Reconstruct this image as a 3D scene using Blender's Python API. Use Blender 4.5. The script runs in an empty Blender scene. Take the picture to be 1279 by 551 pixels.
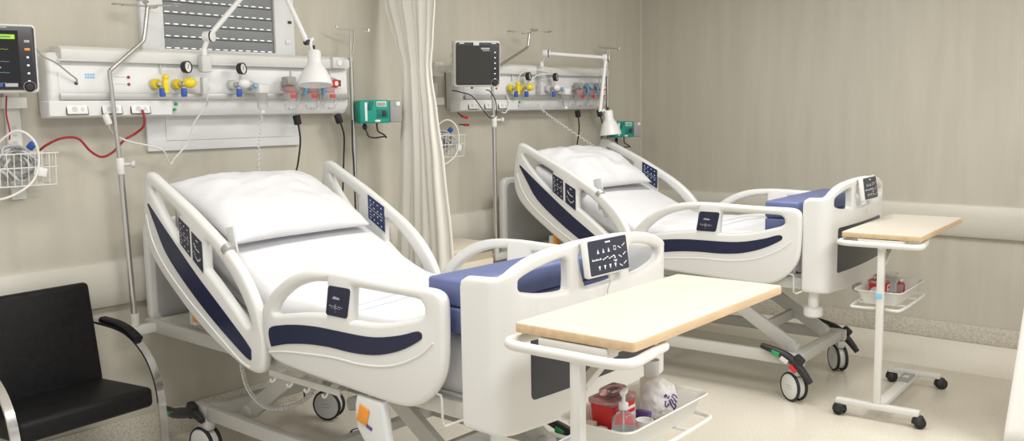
import bpy, bmesh, math, random
from mathutils import Vector, Matrix, Euler, noise
random.seed(7)
PI = math.pi
SC = bpy.context.scene
COL = SC.collection
R = math.radians

# ------------------------------------------------------------------ materials
MATS = {}
def mat(name, col, rough=.5, metal=0.0, spec=.5, **k):
    m = bpy.data.materials.new(name); m.use_nodes = True
    b = m.node_tree.nodes['Principled BSDF']
    b.inputs['Base Color'].default_value = (*col, 1)
    b.inputs['Roughness'].default_value = rough
    b.inputs['Metallic'].default_value = metal
    b.inputs['Specular IOR Level'].default_value = spec
    for kk, v in k.items(): b.inputs[kk.replace('_', ' ')].default_value = v
    MATS[name] = m
    return m
def nodes(m): return m.node_tree.nodes, m.node_tree.links, m.node_tree.nodes['Principled BSDF']
def noisy(m, c1, c2, scale, lo=.35, hi=.65, detail=4, stretch=(1, 1, 1), bump=0, dist=.01):
    n, l, b = nodes(m)
    tc = n.new('ShaderNodeTexCoord'); mp = n.new('ShaderNodeMapping'); mp.inputs['Scale'].default_value = stretch
    tx = n.new('ShaderNodeTexNoise'); tx.inputs['Scale'].default_value = scale; tx.inputs['Detail'].default_value = detail
    cr = n.new('ShaderNodeValToRGB')
    cr.color_ramp.elements[0].position = lo; cr.color_ramp.elements[0].color = (*c1, 1)
    cr.color_ramp.elements[1].position = hi; cr.color_ramp.elements[1].color = (*c2, 1)
    l.new(tc.outputs['Object'], mp.inputs['Vector']); l.new(mp.outputs['Vector'], tx.inputs['Vector'])
    l.new(tx.outputs['Fac'], cr.inputs['Fac']); l.new(cr.outputs['Color'], b.inputs['Base Color'])
    if bump:
        bp = n.new('ShaderNodeBump'); bp.inputs['Strength'].default_value = bump; bp.inputs['Distance'].default_value = dist
        l.new(tx.outputs['Fac'], bp.inputs['Height']); l.new(bp.outputs['Normal'], b.inputs['Normal'])
    return m

WALLC = (.60, .56, .48)
noisy(mat('wall_vinyl', WALLC, .55, spec=.3), (.520, .492, .418), (.568, .540, .464), 2.4, .3, .7, 7, (5, 5, .55))
noisy(mat('bumper', (.62, .595, .53), .45), (.60, .578, .513), (.635, .61, .545), 3, .3, .7, 3, (1, 1, 6))
noisy(mat('skirting', (.56, .52, .44), .5), (.47, .435, .37), (.62, .58, .50), 95, .36, .56, 2)
noisy(mat('ceiling_paint', (.82, .80, .76), .8), (.80, .78, .74), (.84, .82, .78), 6)
def floor_mat():
    m = mat('floor_terrazzo', (.55, .49, .38), .22, spec=.5)
    n, l, b = nodes(m)
    tc = n.new('ShaderNodeTexCoord')
    big = n.new('ShaderNodeTexNoise'); big.inputs['Scale'].default_value = 1.6; big.inputs['Detail'].default_value = 4
    sm = n.new('ShaderNodeTexNoise'); sm.inputs['Scale'].default_value = 110; sm.inputs['Detail'].default_value = 2
    cr = n.new('ShaderNodeValToRGB'); cr.color_ramp.elements[0].position = .3; cr.color_ramp.elements[1].position = .7
    cr.color_ramp.elements[0].color = (.67, .625, .54, 1); cr.color_ramp.elements[1].color = (.735, .69, .60, 1)
    c2 = n.new('ShaderNodeValToRGB'); c2.color_ramp.elements[0].position = .34; c2.color_ramp.elements[1].position = .50
    c2.color_ramp.elements[0].color = (.87, .85, .82, 1); c2.color_ramp.elements[1].color = (1, 1, 1, 1)
    mx = n.new('ShaderNodeMix'); mx.data_type = 'RGBA'; mx.blend_type = 'MULTIPLY'; mx.inputs[0].default_value = 1
    for t in (big, sm): l.new(tc.outputs['Object'], t.inputs['Vector'])
    l.new(big.outputs['Fac'], cr.inputs['Fac']); l.new(sm.outputs['Fac'], c2.inputs['Fac'])
    l.new(cr.outputs['Color'], mx.inputs[6]); l.new(c2.outputs['Color'], mx.inputs[7])
    l.new(mx.outputs[2], b.inputs['Base Color'])
floor_mat()
noisy(mat('floor_pale', (.84, .80, .72), .22), (.80, .76, .68), (.86, .82, .74), 60, .3, .6, 2)
mat('bed_plastic', (.745, .748, .73), .33)
mat('bed_plastic_dim', (.64, .635, .60), .4)
mat('bed_metal', (.58, .575, .535), .4)
mat('grey_panel', (.42, .42, .42), .5)
mat('navy', (.014, .018, .055), .4)
mat('keypad', (.018, .022, .05), .35)
mat('keypad_blue', (.022, .040, .115), .35)
mat('foot_panel', (.022, .024, .036), .3)
mat('mark_white', (.85, .87, .9), .5)
mat('mark_grey', (.42, .44, .50), .5)
noisy(mat('linen', (.73, .73, .755), .85, spec=.2), (.72, .72, .745), (.75, .75, .77), 9, .3, .7, 5, bump=.12, dist=.02)
mat('linen_crease', (.55, .62, .72), .85)
noisy(mat('blue_vinyl', (.125, .155, .32), .5), (.115, .145, .31), (.14, .17, .34), 14, .3, .7, 4, bump=.08, dist=.01)
mat('chrome', (.78, .78, .78), .16, 1.0)
mat('steel', (.58, .57, .55), .28, 1.0)
mat('steel_dull', (.50, .50, .49), .45, .7)
noisy(mat('leather', (.008, .008, .009), .5, spec=.22), (.006, .006, .007), (.011, .011, .012), 40, .3, .7, 6, bump=.15, dist=.004)
mat('black_rubber', (.015, .015, .017), .6)
mat('black_plastic', (.02, .02, .022), .45)
mat('screen', (.006, .007, .008), .12)
mat('screen_grey', (.035, .033, .028), .16)
mat('monitor_bezel', (.022, .022, .026), .35)
noisy(mat('laminate', (.66, .61, .525), .4), (.65, .60, .515), (.675, .625, .54), 3, .3, .7, 5, (1, 14, 1))
noisy(mat('laminate_edge', (.64, .47, .29), .5), (.59, .42, .24), (.69, .52, .33), 6, .3, .7, 5, (1, 8, 8))
mat('cream_paint', (.72, .66, .53), .45)
mat('white_paint', (.72, .715, .685), .4)
mat('panel_white', (.77, .775, .775), .38)
mat('panel_grey', (.60, .61, .60), .4)
mat('frame_white', (.74, .755, .755), .45)
mat('shutter', (.24, .25, .26), .55)
mat('slot_light', (.9, .9, .9), .5, Emission_Color=(.9, .95, 1, 1), Emission_Strength=.5)
mat('red', (.62, .03, .03), .4)
mat('red_dark', (.35, .02, .03), .5)
mat('orange', (.85, .32, .04), .5)
mat('yellow', (.80, .62, .02), .35)
mat('blue', (.03, .10, .42), .45)
mat('sky_blue', (.25, .55, .80), .5)
mat('teal', (.0, .30, .22), .4)
mat('teal_dark', (.0, .16, .13), .4)
mat('green', (.03, .35, .12), .5)
mat('lcd', (.30, .36, .30), .3)
mat('lime', (.45, .70, .04), .5)
mat('pump_grey', (.33, .33, .32), .5)
mat('tube_grey', (.45, .45, .48), .4)
mat('purple', (.10, .06, .22), .5)
mat('clear', (.93, .95, .95), .08, Transmission_Weight=.92, IOR=1.25)
mat('clear_red', (.85, .55, .55), .12, Transmission_Weight=.8, IOR=1.25)
mat('clear_bag', (.93, .93, .94), .35, Transmission_Weight=.45, IOR=1.15)
mat('lamp_white', (.78, .78, .77), .35)
noisy(mat('curtain_cloth', (.86, .84, .775), .85, spec=.2), (.85, .83, .765), (.87, .85, .785), 5, .3, .7, 4)
mat('sheet_white', (.85, .84, .82), .85)

# ------------------------------------------------------------------ mesh builder
class MB:
    """collects shapes into one mesh; material per shape"""
    def __init__(s): s.bm = bmesh.new(); s.mats = []
    def mi(s, m):
        if m not in s.mats: s.mats.append(m)
        return s.mats.index(m)
    def faces_from(s, verts, faces, m, M=None, smooth=True):
        i = s.mi(m)
        vs = [s.bm.verts.new((M @ Vector(v)) if M else Vector(v)) for v in verts]
        out = []
        for f in faces:
            try:
                fc = s.bm.faces.new([vs[k] for k in f]); fc.material_index = i; fc.smooth = smooth; out.append(fc)
            except ValueError: pass
        return out
    def merge_bm(s, b2, m, M=None, smooth=True):
        b2.verts.index_update()
        vs = [v.co.copy() for v in b2.verts]
        fs = [[v.index for v in f.verts] for f in b2.faces]
        b2.free()
        return s.faces_from(vs, fs, m, M, smooth)
    def box(s, c, size, m, bevel=.0, rot=None, seg=2):
        b = bmesh.new(); bmesh.ops.create_cube(b, size=1)
        for v in b.verts: v.co = Vector((v.co.x*size[0], v.co.y*size[1], v.co.z*size[2]))
        if bevel: bmesh.ops.bevel(b, geom=list(b.edges), offset=min(bevel, .49*min(size)), segments=seg, affect='EDGES', profile=.5)
        M = Matrix.Translation(c)
        if rot is not None: M = M @ (rot if isinstance(rot, Matrix) else Euler(rot).to_matrix().to_4x4())
        s.merge_bm(b, m, M, smooth=bool(bevel) and seg > 1)
        return s
    def bar(s, a, b, w, h, m, bevel=.004, up=(0, 0, 1)):
        a = Vector(a); b = Vector(b); d = (b-a); L = d.length; d.normalize()
        u = Vector(up)
        if abs(d.dot(u)) > .98: u = Vector((1, 0, 0))
        x = u.cross(d).normalized(); z = d.cross(x)
        M = Matrix((x, d, z)).transposed().to_4x4(); M.translation = Vector((0, 0, 0))
        return s.box((a+b)/2, (w, L, h), m, bevel, M)
    def tube(s, pts, r, m, seg=10, closed=False, caps=True):
        pts = [Vector(p) for p in pts]; n = len(pts)
        rs = r if isinstance(r, (list, tuple)) else [r]*n
        tang = []
        for i in range(n):
            a = pts[(i-1) % n] if (closed or i > 0) else pts[i]
            b = pts[(i+1) % n] if (closed or i < n-1) else pts[i]
            t = b-a
            tang.append(t.normalized() if t.length > 1e-9 else Vector((0, 0, 1)))
        ref = Vector((0, 0, 1)) if abs(tang[0].z) < .9 else Vector((1, 0, 0))
        nrm = (ref - tang[0]*ref.dot(tang[0])).normalized()
        verts = []; faces = []
        for i in range(n):
            t = tang[i]
            nrm = nrm - t*nrm.dot(t)
            if nrm.length < 1e-6: nrm = t.orthogonal()
            nrm.normalize(); bn = t.cross(nrm)
            for k in range(seg):
                a = 2*PI*k/seg
                verts.append(pts[i]+(nrm*math.cos(a)+bn*math.sin(a))*rs[i])
        for i in range(n if closed else n-1):
            for k in range(seg):
                k2 = (k+1) % seg; j = (i+1) % n
                faces.append((i*seg+k, i*seg+k2, j*seg+k2, j*seg+k))
        if caps and not closed:
            faces.append(tuple(range(seg))[::-1]); faces.append(tuple((n-1)*seg+k for k in range(seg)))
        s.faces_from(verts, faces, m)
        return s
    def lathe(s, prof, m, loc=(0, 0, 0), axis=(0, 0, 1), seg=20, M=None, caps=True):
        ax = Vector(axis).normalized()
        q = Vector((0, 0, 1)).rotation_difference(ax).to_matrix().to_4x4()
        T = Matrix.Translation(loc) @ q
        if M is not None: T = M @ T
        verts = []; faces = []; n = len(prof)
        for (r, z) in prof:
            r = max(r, 1e-5)
            for k in range(seg):
                a = 2*PI*k/seg; verts.append((r*math.cos(a), r*math.sin(a), z))
        for i in range(n-1):
            for k in range(seg):
                k2 = (k+1) % seg
                faces.append((i*seg+k, i*seg+k2, (i+1)*seg+k2, (i+1)*seg+k))
        if caps and prof[0][0] > 1e-4: faces.append(tuple(range(seg))[::-1])
        if caps and prof[-1][0] > 1e-4: faces.append(tuple((n-1)*seg+k for k in range(seg)))
        s.faces_from(verts, faces, m, T)
        return s
    def cyl(s, a, b, r, m, seg=18, bev=.0):
        a = Vector(a); b = Vector(b); L = (b-a).length
        bev = min(bev, L*.45, r*.6)
        pr = [(r, 0), (r, L)] if not bev else [(r-bev, 0), (r-.3*bev, .3*bev), (r, bev), (r, L-bev), (r-.3*bev, L-.3*bev), (r-bev, L)]
        return s.lathe(pr, m, a, b-a, seg)
    def ball(s, c, r, m, seg=14, sc=(1, 1, 1)):
        b = bmesh.new(); bmesh.ops.create_uvsphere(b, u_segments=seg, v_segments=max(6, seg//2), radius=r)
        M = Matrix.Translation(c) @ Matrix.Diagonal((*sc, 1))
        s.merge_bm(b, m, M); return s
    def plate(s, outline, holes, thick, m, fmap, bevel=.003, bres=2, slices=None):
        """2D outline with holes, extruded and rounded; fmap(u, v, w) -> xyz"""
        s.merge_bm(plate_bm(outline, holes, thick, bevel, bres, slices), m)
        return s
    def build(s, name, parent=None, fmap=None, auto=True, recalc=True, m=None):
        if recalc: bmesh.ops.recalc_face_normals(s.bm, faces=list(s.bm.faces))
        me = bpy.data.meshes.new(name); s.bm.to_mesh(me); s.bm.free()
        for k in s.mats: me.materials.append(MATS[k])
        if auto:
            try: me.set_sharp_from_angle(angle=R(42))
            except Exception: pass
        o = bpy.data.objects.new(name, me); COL.objects.link(o)
        if parent is not None: o.parent = parent
        return o

def area2(p): return sum(p[i][0]*p[(i+1) % len(p)][1]-p[(i+1) % len(p)][0]*p[i][1] for i in range(len(p)))/2
def catmull(p, n=4, closed=True):
    out = []; N = len(p)
    rng = range(N) if closed else range(N-1)
    for i in rng:
        if closed: a, b, c, d = p[(i-1) % N], p[i], p[(i+1) % N], p[(i+2) % N]
        else: a, b, c, d = p[max(i-1, 0)], p[i], p[i+1], p[min(i+2, N-1)]
        for k in range(n):
            t = k/n
            out.append(tuple(.5*((2*b[j])+(-a[j]+c[j])*t+(2*a[j]-5*b[j]+4*c[j]-d[j])*t*t+(-a[j]+3*b[j]-3*c[j]+d[j])*t**3) for j in range(len(b))))
    if not closed: out.append(tuple(p[-1]))
    return out
def in_poly(x, y, P):
    c = False; n = len(P)
    for i in range(n):
        x0, y0 = P[i]; x1, y1 = P[(i+1) % n]
        if (y0 > y) != (y1 > y) and x < (x1-x0)*(y-y0)/(y1-y0)+x0: c = not c
    return c
def inset(P, d):
    """move a polygon's vertices to its left by d (inwards for counter-clockwise)"""
    n = len(P); out = []
    for i in range(n):
        a = Vector(P[i-1]); b = Vector(P[i]); c = Vector(P[(i+1) % n])
        e1 = (b-a).normalized(); e2 = (c-b).normalized()
        n1 = Vector((-e1.y, e1.x)); n2 = Vector((-e2.y, e2.x)); m = n1+n2
        if m.length < 1e-6: m = n1
        m.normalize(); k = max(.5, m.dot(n1))
        q = b+m*(d/k); out.append((q.x, q.y))
    return out
def clean(P, eps=1e-4):
    out = []
    for q in P:
        if not out or (Vector(q[:2])-Vector(out[-1])).length > eps: out.append((q[0], q[1]))
    while len(out) > 3 and (Vector(out[0])-Vector(out[-1])).length < eps: out.pop()
    return out
def plate_bm(outline, holes, thick, bevel, bres, slices=None):
    from mathutils.geometry import delaunay_2d_cdt
    bevel = min(bevel, thick*.49)
    polys = []
    for k, P in enumerate([outline]+list(holes)):
        P = clean(P)
        if (k == 0) != (area2(P) > 0): P.reverse()
        polys.append(P)
    steps = [(0, 1)] if bevel <= 0 else [(bevel*(1-math.cos(PI/2*i/bres)), bevel*(1-math.sin(PI/2*i/bres))) for i in range(bres+1)]
    # rings from the front cap outwards: (inset, height)
    rings = []
    for i in range(bres, -1, -1):
        a = PI/2*i/bres if bevel > 0 else 0
        rings.append((bevel*(1-math.cos(a)), thick/2-bevel*(1-math.sin(a))))
    rings = rings+[(d, -h) for d, h in reversed(rings)]
    b = bmesh.new(); capv = [[], []]
    for P in polys:
        n = len(P); prev = None
        for ri, (d, h) in enumerate(rings):
            Q = inset(P, d) if d > 1e-7 else P
            ring = [b.verts.new((x, y, h)) for x, y in Q]
            if prev:
                for i in range(n):
                    j = (i+1) % n
                    b.faces.new((prev[i], prev[j], ring[j], ring[i]))
            if ri == 0: capv[0].append((Q, ring))
            if ri == len(rings)-1: capv[1].append((Q, ring))
            prev = ring
    pts = []; edges = []; flat = [[], []]
    for (Q, r0), (_, r1) in zip(capv[0], capv[1]):
        o = len(pts); n = len(Q)
        pts += [Vector(q) for q in Q]; edges += [(o+i, o+(i+1) % n) for i in range(n)]
        flat[0] += r0; flat[1] += r1
    vo, eo, fo, ov, oe, of = delaunay_2d_cdt(pts, edges, [], 0, 1e-7)
    O = capv[0][0][0]; H = [c[0] for c in capv[0][1:]]
    idx = []
    for i, v in enumerate(vo): idx.append(ov[i][0] if ov[i] else None)
    extra = [{}, {}]
    for f in fo:
        cx = sum(vo[i].x for i in f)/len(f); cy = sum(vo[i].y for i in f)/len(f)
        if not in_poly(cx, cy, O) or any(in_poly(cx, cy, h) for h in H): continue
        for s_ in (0, 1):
            vs = []
            for i in f:
                if idx[i] is not None: vs.append(flat[s_][idx[i]])
                else:
                    if i not in extra[s_]: extra[s_][i] = b.verts.new((vo[i].x, vo[i].y, rings[0 if s_ == 0 else -1][1]))
                    vs.append(extra[s_][i])
            try: b.faces.new(vs if s_ == 0 else vs[::-1])
            except ValueError: pass
    if slices:
        for u in slices:
            bmesh.ops.bisect_plane(b, geom=list(b.verts)+list(b.edges)+list(b.faces), plane_co=(u, 0, 0), plane_no=(1, 0, 0), dist=1e-6)
    return b
def mapped_plate(mb, outline, holes, thick, m, fmap, bevel=.003, bres=2, slices=None):
    b = plate_bm(outline, holes, thick, bevel, bres, slices)
    for v in b.verts: v.co = Vector(fmap(*v.co))
    mb.merge_bm(b, m)
    return mb
def rect(u0, v0, u1, v1, r=.0, n=4):
    if r <= 0: return [(u0, v0), (u1, v0), (u1, v1), (u0, v1)]
    out = []
    for cx, cy, a0 in ((u1-r, v0+r, -90), (u1-r, v1-r, 0), (u0+r, v1-r, 90), (u0+r, v0+r, 180)):
        for k in range(n+1):
            a = R(a0+90*k/n); out.append((cx+r*math.cos(a), cy+r*math.sin(a)))
    return out
def spline(pts, n=8): return [Vector(p) for p in catmull([tuple(p) for p in pts], n, False)]

# ------------------------------------------------------------------ scene tree helpers
BED_ROT = 0
def thing(name, label, cat, loc=(0, 0, 0), rz=0, group=None):
    o = bpy.data.objects.new(name, None); COL.objects.link(o)
    o.empty_display_size = .05; o.location = loc; o.rotation_euler = (0, 0, rz)
    o['label'] = label; o['category'] = cat
    if group: o['group'] = group
    return o
def tag(o, label, cat, group=None):
    o['label'] = label; o['category'] = cat
    if group: o['group'] = group
    return o
def struct(o): o['kind'] = 'structure'; return o

XR = 6.597          # right wall
CEIL = 2.95
X0, Y0 = -1.6, -6.2  # extent of floor

# ================================================================== SETTING
b = MB(); b.box(((X0+XR)/2, Y0/2, -.05), (XR-X0+.2, -Y0+.2, .1), 'floor_terrazzo'); struct(b.build('floor'))
b = MB(); b.box(((X0+XR)/2+.1, .05, CEIL/2), (XR-X0+.2, .1, CEIL), 'wall_vinyl'); struct(b.build('wall_back'))
b = MB(); b.box((XR+.05, Y0/2, CEIL/2), (.1, -Y0, CEIL), 'wall_vinyl')
struct(b.build('wall_right'))
b = MB(); b.box(((X0+XR)/2, Y0/2, CEIL+.05), (XR-X0+.2, -Y0+.2, .1), 'ceiling_paint'); struct(b.build('ceiling'))
b = MB(); b.box(((X0+XR)/2, -.006, .075), (XR-X0, .012, .15), 'skirting', .003); struct(b.build('baseboard_back'))
b = MB(); b.box((XR-.006, Y0/2-.012, .06), (.012, -Y0-.03, .12), 'skirting', .003); struct(b.build('baseboard_right'))
# thin paler strip on the floor along the right wall
b = MB(); b.box((XR-.40, Y0/2, .0008), (.76, -Y0, .0016), 'floor_pale'); struct(b.build('floor_pale_strip'))
# padded wall bumper rails
BT, BB = .932, .712
prof = [(0, BB), (.030, BB+.006), (.046, BB+.035), (.053, BB+.08), (.055, (BT+BB)/2), (.053, BT-.08), (.046, BT-.035), (.030, BT-.006), (0, BT)]
def extr(name, prof, p0, p1, outdir, m):
    b = MB(); p0 = Vector(p0); p1 = Vector(p1); od = Vector(outdir)
    vs = []
    for p in (p0, p1):
        for (d, z) in prof: vs.append(p+od*d+Vector((0, 0, z)))
    n = len(prof); fs = [(i, i+1, n+i+1, n+i) for i in range(n-1)]
    fs += [tuple(range(n)), tuple(range(n, 2*n))]
    b.faces_from(vs, fs, m)
    return b.build(name)
struct(extr('trim_2', prof, (X0, 0, 0), (XR, 0, 0), (0, -1, 0), 'bumper'))
struct(extr('trim_3', prof, (XR, -.055, 0), (XR, Y0, 0), (-1, 0, 0), 'bumper'))
b = MB(); b.box((XR-.003, -.003, CEIL/2), (.012, .012, CEIL), 'bumper', .003); struct(b.build('trim_4'))

# window with roller shutter and its lower infill panel
WX0, WX1 = 2.343, 2.981
w = bpy.data.objects.new('window_1', None); COL.objects.link(w); struct(w)
b = MB()
b.box((2.29, -.012, 2.18), (.115, .030, 1.14), 'frame_white', .004)
b.box((3.045, -.012, 2.18), (.125, .030, 1.14), 'frame_white', .004)
b.box((2.665, -.012, 2.78), (.70, .030, .09), 'frame_white', .004)
b.box((2.665, -.014, 1.895), (.70, .034, .055), 'frame_white', .004)
b.build('window_frame', w)
b = MB()
nsl = 15; PITCH = .0575
for k in range(nsl):
    z = 1.920+k*PITCH
    b.box((2.6625, -.008, z+PITCH/2), (.63, .014, PITCH*.985), 'shutter', .006)
b.build('shutter', w)
b = MB()
for k in range(nsl):
    z = 1.920+k*PITCH
    for q in range(14):
        x = 2.372+q*.0445
        b.box((x, -.0150, z+.009), (.024, .003, .0042), 'slot_light')
b.build('shutter_slots', w)
b = MB()
b.box((2.675, -.010, 1.53), (.885, .020, .20), 'frame_white', .003)
b.build('lower_panel_frame', w)
b = MB(); b.box((2.70, -.022, 1.542), (.745, .006, .125), 'panel_white', .002); b.build('lower_panel', w)
b = MB(); b.box((3.075, -.031, 2.09), (.02, .008, .014), 'black_plastic', .002); b.box((3.06, -.031, 1.985), (.03, .008, .022), 'panel_white', .002)
b.build('shutter_switch', w)

# ================================================================== BEDS
HEAD = [(-.335, 1.352), (-.45, 1.302), (-.62, 1.225), (-.78, 1.142), (-.93, 1.055), (-1.04, .962), (-1.12, .85), (-1.158, .73), (-1.157, .63),
        (-1.135, .580), (-1.09, .566), (-1.01, .577), (-.87, .624), (-.74, .682), (-.62, .748), (-.514, .818), (-.40, .90), (-.31, .985),
        (-.272, 1.07), (-.268, 1.16), (-.278, 1.25), (-.297, 1.325)]
HO1 = [(-.352, 1.285), (-.46, 1.236), (-.568, 1.182), (-.572, 1.165), (-.572, 1.075), (-.560, 1.064), (-.51, 1.10), (-.44, 1.165), (-.375, 1.240)]
HO2 = [(-.775, 1.072), (-.86, 1.025), (-.945, .955), (-1.02, .87), (-1.072, .785), (-1.072, .757), (-1.045, .755), (-.98, .805), (-.90, .865), (-.82, .922), (-.775, .952), (-.768, .97)]
HSU = [(-.329, 1.212), (-.425, 1.135), (-.54, 1.046), (-.697, .928), (-.879, .805), (-1.024, .705), (-1.078, .662)]
HSL = [(-1.076, .622), (-1.062, .618), (-1.002, .642), (-.81, .745), (-.622, .866), (-.46, .995), (-.374, 1.118), (-.324, 1.200), (-.323, 1.212)]
FOOT = [(-1.154, .80), (-1.160, .845), (-1.225, .915), (-1.312, .972), (-1.405, 1.010), (-1.503, 1.028), (-1.642, 1.034), (-1.80, 1.030), (-1.957, 1.027), (-2.085, 1.027),
        (-2.150, 1.024), (-2.182, 1.004), (-2.190, .96), (-2.188, .86), (-2.182, .78), (-2.162, .722), (-2.125, .672), (-2.08, .636), (-2.018, .610), (-1.938, .602),
        (-1.80, .606), (-1.60, .615), (-1.378, .626), (-1.251, .638), (-1.20, .657), (-1.172, .695), (-1.158, .75)]
FA = [(-1.238, .842), (-1.285, .892), (-1.376, .948), (-1.476, .980), (-1.560, .991), (-1.573, .985), (-1.564, .882), (-1.55, .872), (-1.429, .858), (-1.29, .834), (-1.25, .830)]
FB = [(-1.722, .975), (-1.735, .988), (-1.855, .988), (-2.05, .986), (-2.088, .976), (-2.100, .952), (-2.090, .934), (-2.05, .918), (-1.952, .893), (-1.849, .875), (-1.725, .867), (-1.712, .876)]
FS = [(-1.208, .768), (-1.289, .793), (-1.391, .809), (-1.50, .818), (-1.60, .820), (-1.718, .821), (-1.805, .824), (-1.888, .834), (-1.989, .856), (-2.060, .878), (-2.086, .878),
      (-2.092, .866), (-2.08, .850), (-2.007, .812), (-1.926, .783), (-1.833, .762), (-1.714, .752), (-1.579, .752), (-1.448, .743), (-1.322, .724), (-1.238, .703), (-1.215, .703)]

FOOT = [(u+.022*max(0, min(1, (-1.6-u)/.5)), v) for u, v in FOOT]
FB = [(u+.022*max(0, min(1, (-1.6-u)/.5)), v) for u, v in FB]
FS = [(u+.022*max(0, min(1, (-1.6-u)/.5)), v) for u, v in FS]
HW = .52           # half width to the outer face of the rails
TH = .046           # rail thickness
def side_map(sgn, dz, off=0):
    # (u, v, w): u -> y, v -> z, w outwards
    return lambda u, v, w: (sgn*(HW-TH/2+off+w), u, v+dz)

def glyph_grid(b, pts, eps, rows, cols, m, fmap, kind):
    """small marks laid on the quad pts (4 corners in plate coordinates: tl, tr, br, bl)"""
    tl, tr, br, bl = [Vector((p[0], p[1])) for p in pts]
    def P(s, t): return (tl*(1-s)+tr*s)*(1-t)+(bl*(1-s)+br*s)*t
    def quad(s0, t0, s1, t1):
        q = [P(s0, t0), P(s1, t0), P(s1, t1), P(s0, t1)]
        b.faces_from([fmap(p.x, p.y, eps) for p in q], [(0, 1, 2, 3)], m, smooth=False)
    def tri(s, t, ds, dt):
        q = [P(s-ds, t+dt), P(s+ds, t+dt), P(s, t-dt)]
        b.faces_from([fmap(p.x, p.y, eps) for p in q], [(0, 1, 2)], m, smooth=False)
    if kind == 'pad':
        for i in range(rows):
            for j in range(cols):
                s = .17+.66*j/(cols-1); t = .14+.72*i/(rows-1)
                if (i+j) % 3 == 0: tri(s, t, .045, .035)
                elif (i+j) % 3 == 1: tri(s, t, .045, -.035)
                else: quad(s-.05, t-.016, s+.05, t+.016)
        quad(.06, .485, .94, .500)
        for i in range(rows-1):
            quad(.10, .14+.72*(i+.5)/(rows-1)-.006, .36, .14+.72*(i+.5)/(rows-1)+.006)
    elif kind == 'bars':
        n = 9
        for k in range(n):      # a curved row of ticks with a reclining line above it
            a = k/(n-1); s = .2+.62*a; t = .62+.16*math.sin(PI*a)
            quad(s-.022, t-.03, s+.022, t+.03)
        quad(.22, .30, .30, .36); quad(.28, .36, .40, .42); quad(.38, .42, .74, .455); quad(.44, .12, .64, .15)
    elif kind == 'label':
        quad(.28, .38, .72, .405); quad(.34, .33, .50, .38); quad(.52, .345, .66, .38); quad(.34, .415, .68, .43)
        for k in range(9): quad(.14+.085*k, .655+.01*(k % 3), .20+.085*k, .70-.012*(k % 2))
        for k in range(4): quad(.24+.15*k, .735, .33+.15*k, .755)
        quad(.47, .60, .50, .80); quad(.48, .86, .52, .885)

def shear_plate(b, pts, thick, m, fmap):
    mapped_plate(b, pts, [], thick, m, lambda u, v, w: fmap(u, v, w), .0012, 1)

def head_rail(root, sgn, dz):
    fm = side_map(sgn, dz)
    b = MB()
    mapped_plate(b, catmull(HEAD, 3), [catmull(HO1, 3), catmull(HO2, 3)], TH, 'bed_plastic', fm, .018, 4)
    ridge = [(-.30, 1.16), (-.34, 1.05), (-.43, .945), (-.60, .823), (-.79, .713), (-.98, .61), (-1.06, .585)]
    b.tube([fm(u, v, TH/2-.001) for u, v in catmull(ridge, 5, False)], .0048, 'bed_plastic', 8)
    rail = b.build('head_rail', root)
    b = MB()
    out = catmull(HSU, 4, False)+catmull(HSL, 4, False)
    mapped_plate(b, out, [], .006, 'navy', lambda u, v, w: fm(u, v, w+TH/2), .0015, 1)
    b.build('stripe', rail)['label'] = 'dark blue wave stripe'
    # keypads: outside on the left rail, inside on the right rail
    side = 1 if sgn < 0 else -1
    pads = [([(-.580, 1.166), (-.660, 1.126), (-.660, .998), (-.580, 1.052)], 'pad', 4, 3), ([(-.676, 1.112), (-.752, 1.072), (-.752, .940), (-.676, .990)], 'bars', 3, 3)] if sgn < 0 else \
           [([(-.655, 1.190), (-.775, 1.132), (-.775, 1.005), (-.655, 1.070)], 'pad', 4, 4)]
    for pts, kind, r_, c_ in pads:
        b = MB()
        f2 = lambda u, v, w: fm(u, v, side*(TH/2+w))
        shear_plate(b, pts, .005, 'keypad' if sgn < 0 else 'keypad_blue', f2)
        glyph_grid(b, pts, .0032, r_, c_, 'mark_white', f2, kind)
        b.build('keypad', rail, recalc=False)['label'] = 'dark keypad with white symbols'
    if sgn < 0:
        b = MB()
        b.tube([fm(-.905, 1.062, 0), fm(-.925, 1.046, 0)], .029, 'steel_dull', 14)
        b.box(fm(-.890, 1.045, -.040), (.012, .056, .190), 'panel_grey', .005, (R(-12), 0, 0))
        b.box(fm(-.925, .935, -.040), (.010, .030, .070), 'panel_grey', .004, (R(-20), 0, 0))
        b.build('rail_clip', rail)
    else:
        for u, v in ((-.86, .905), (-1.0, .835)):
            b = MB(); b.cyl(fm(u, v, -TH/2+.001), fm(u, v, -TH/2-.02), .012, 'panel_grey', 12, .003)
            b.build('rail_knob', rail)
    # hinge carrying the rail on the backrest
    for q0, q1 in (((-.60, .80), (-.66, .74)), ((-.98, .63), (-.98, .64))):
        b = MB(); b.bar(fm(*q0, -.012), fm(*q1, -.09), .05, .03, 'bed_plastic_dim', .005)
        b.build('rail_hinge', rail)
    return rail

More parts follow.
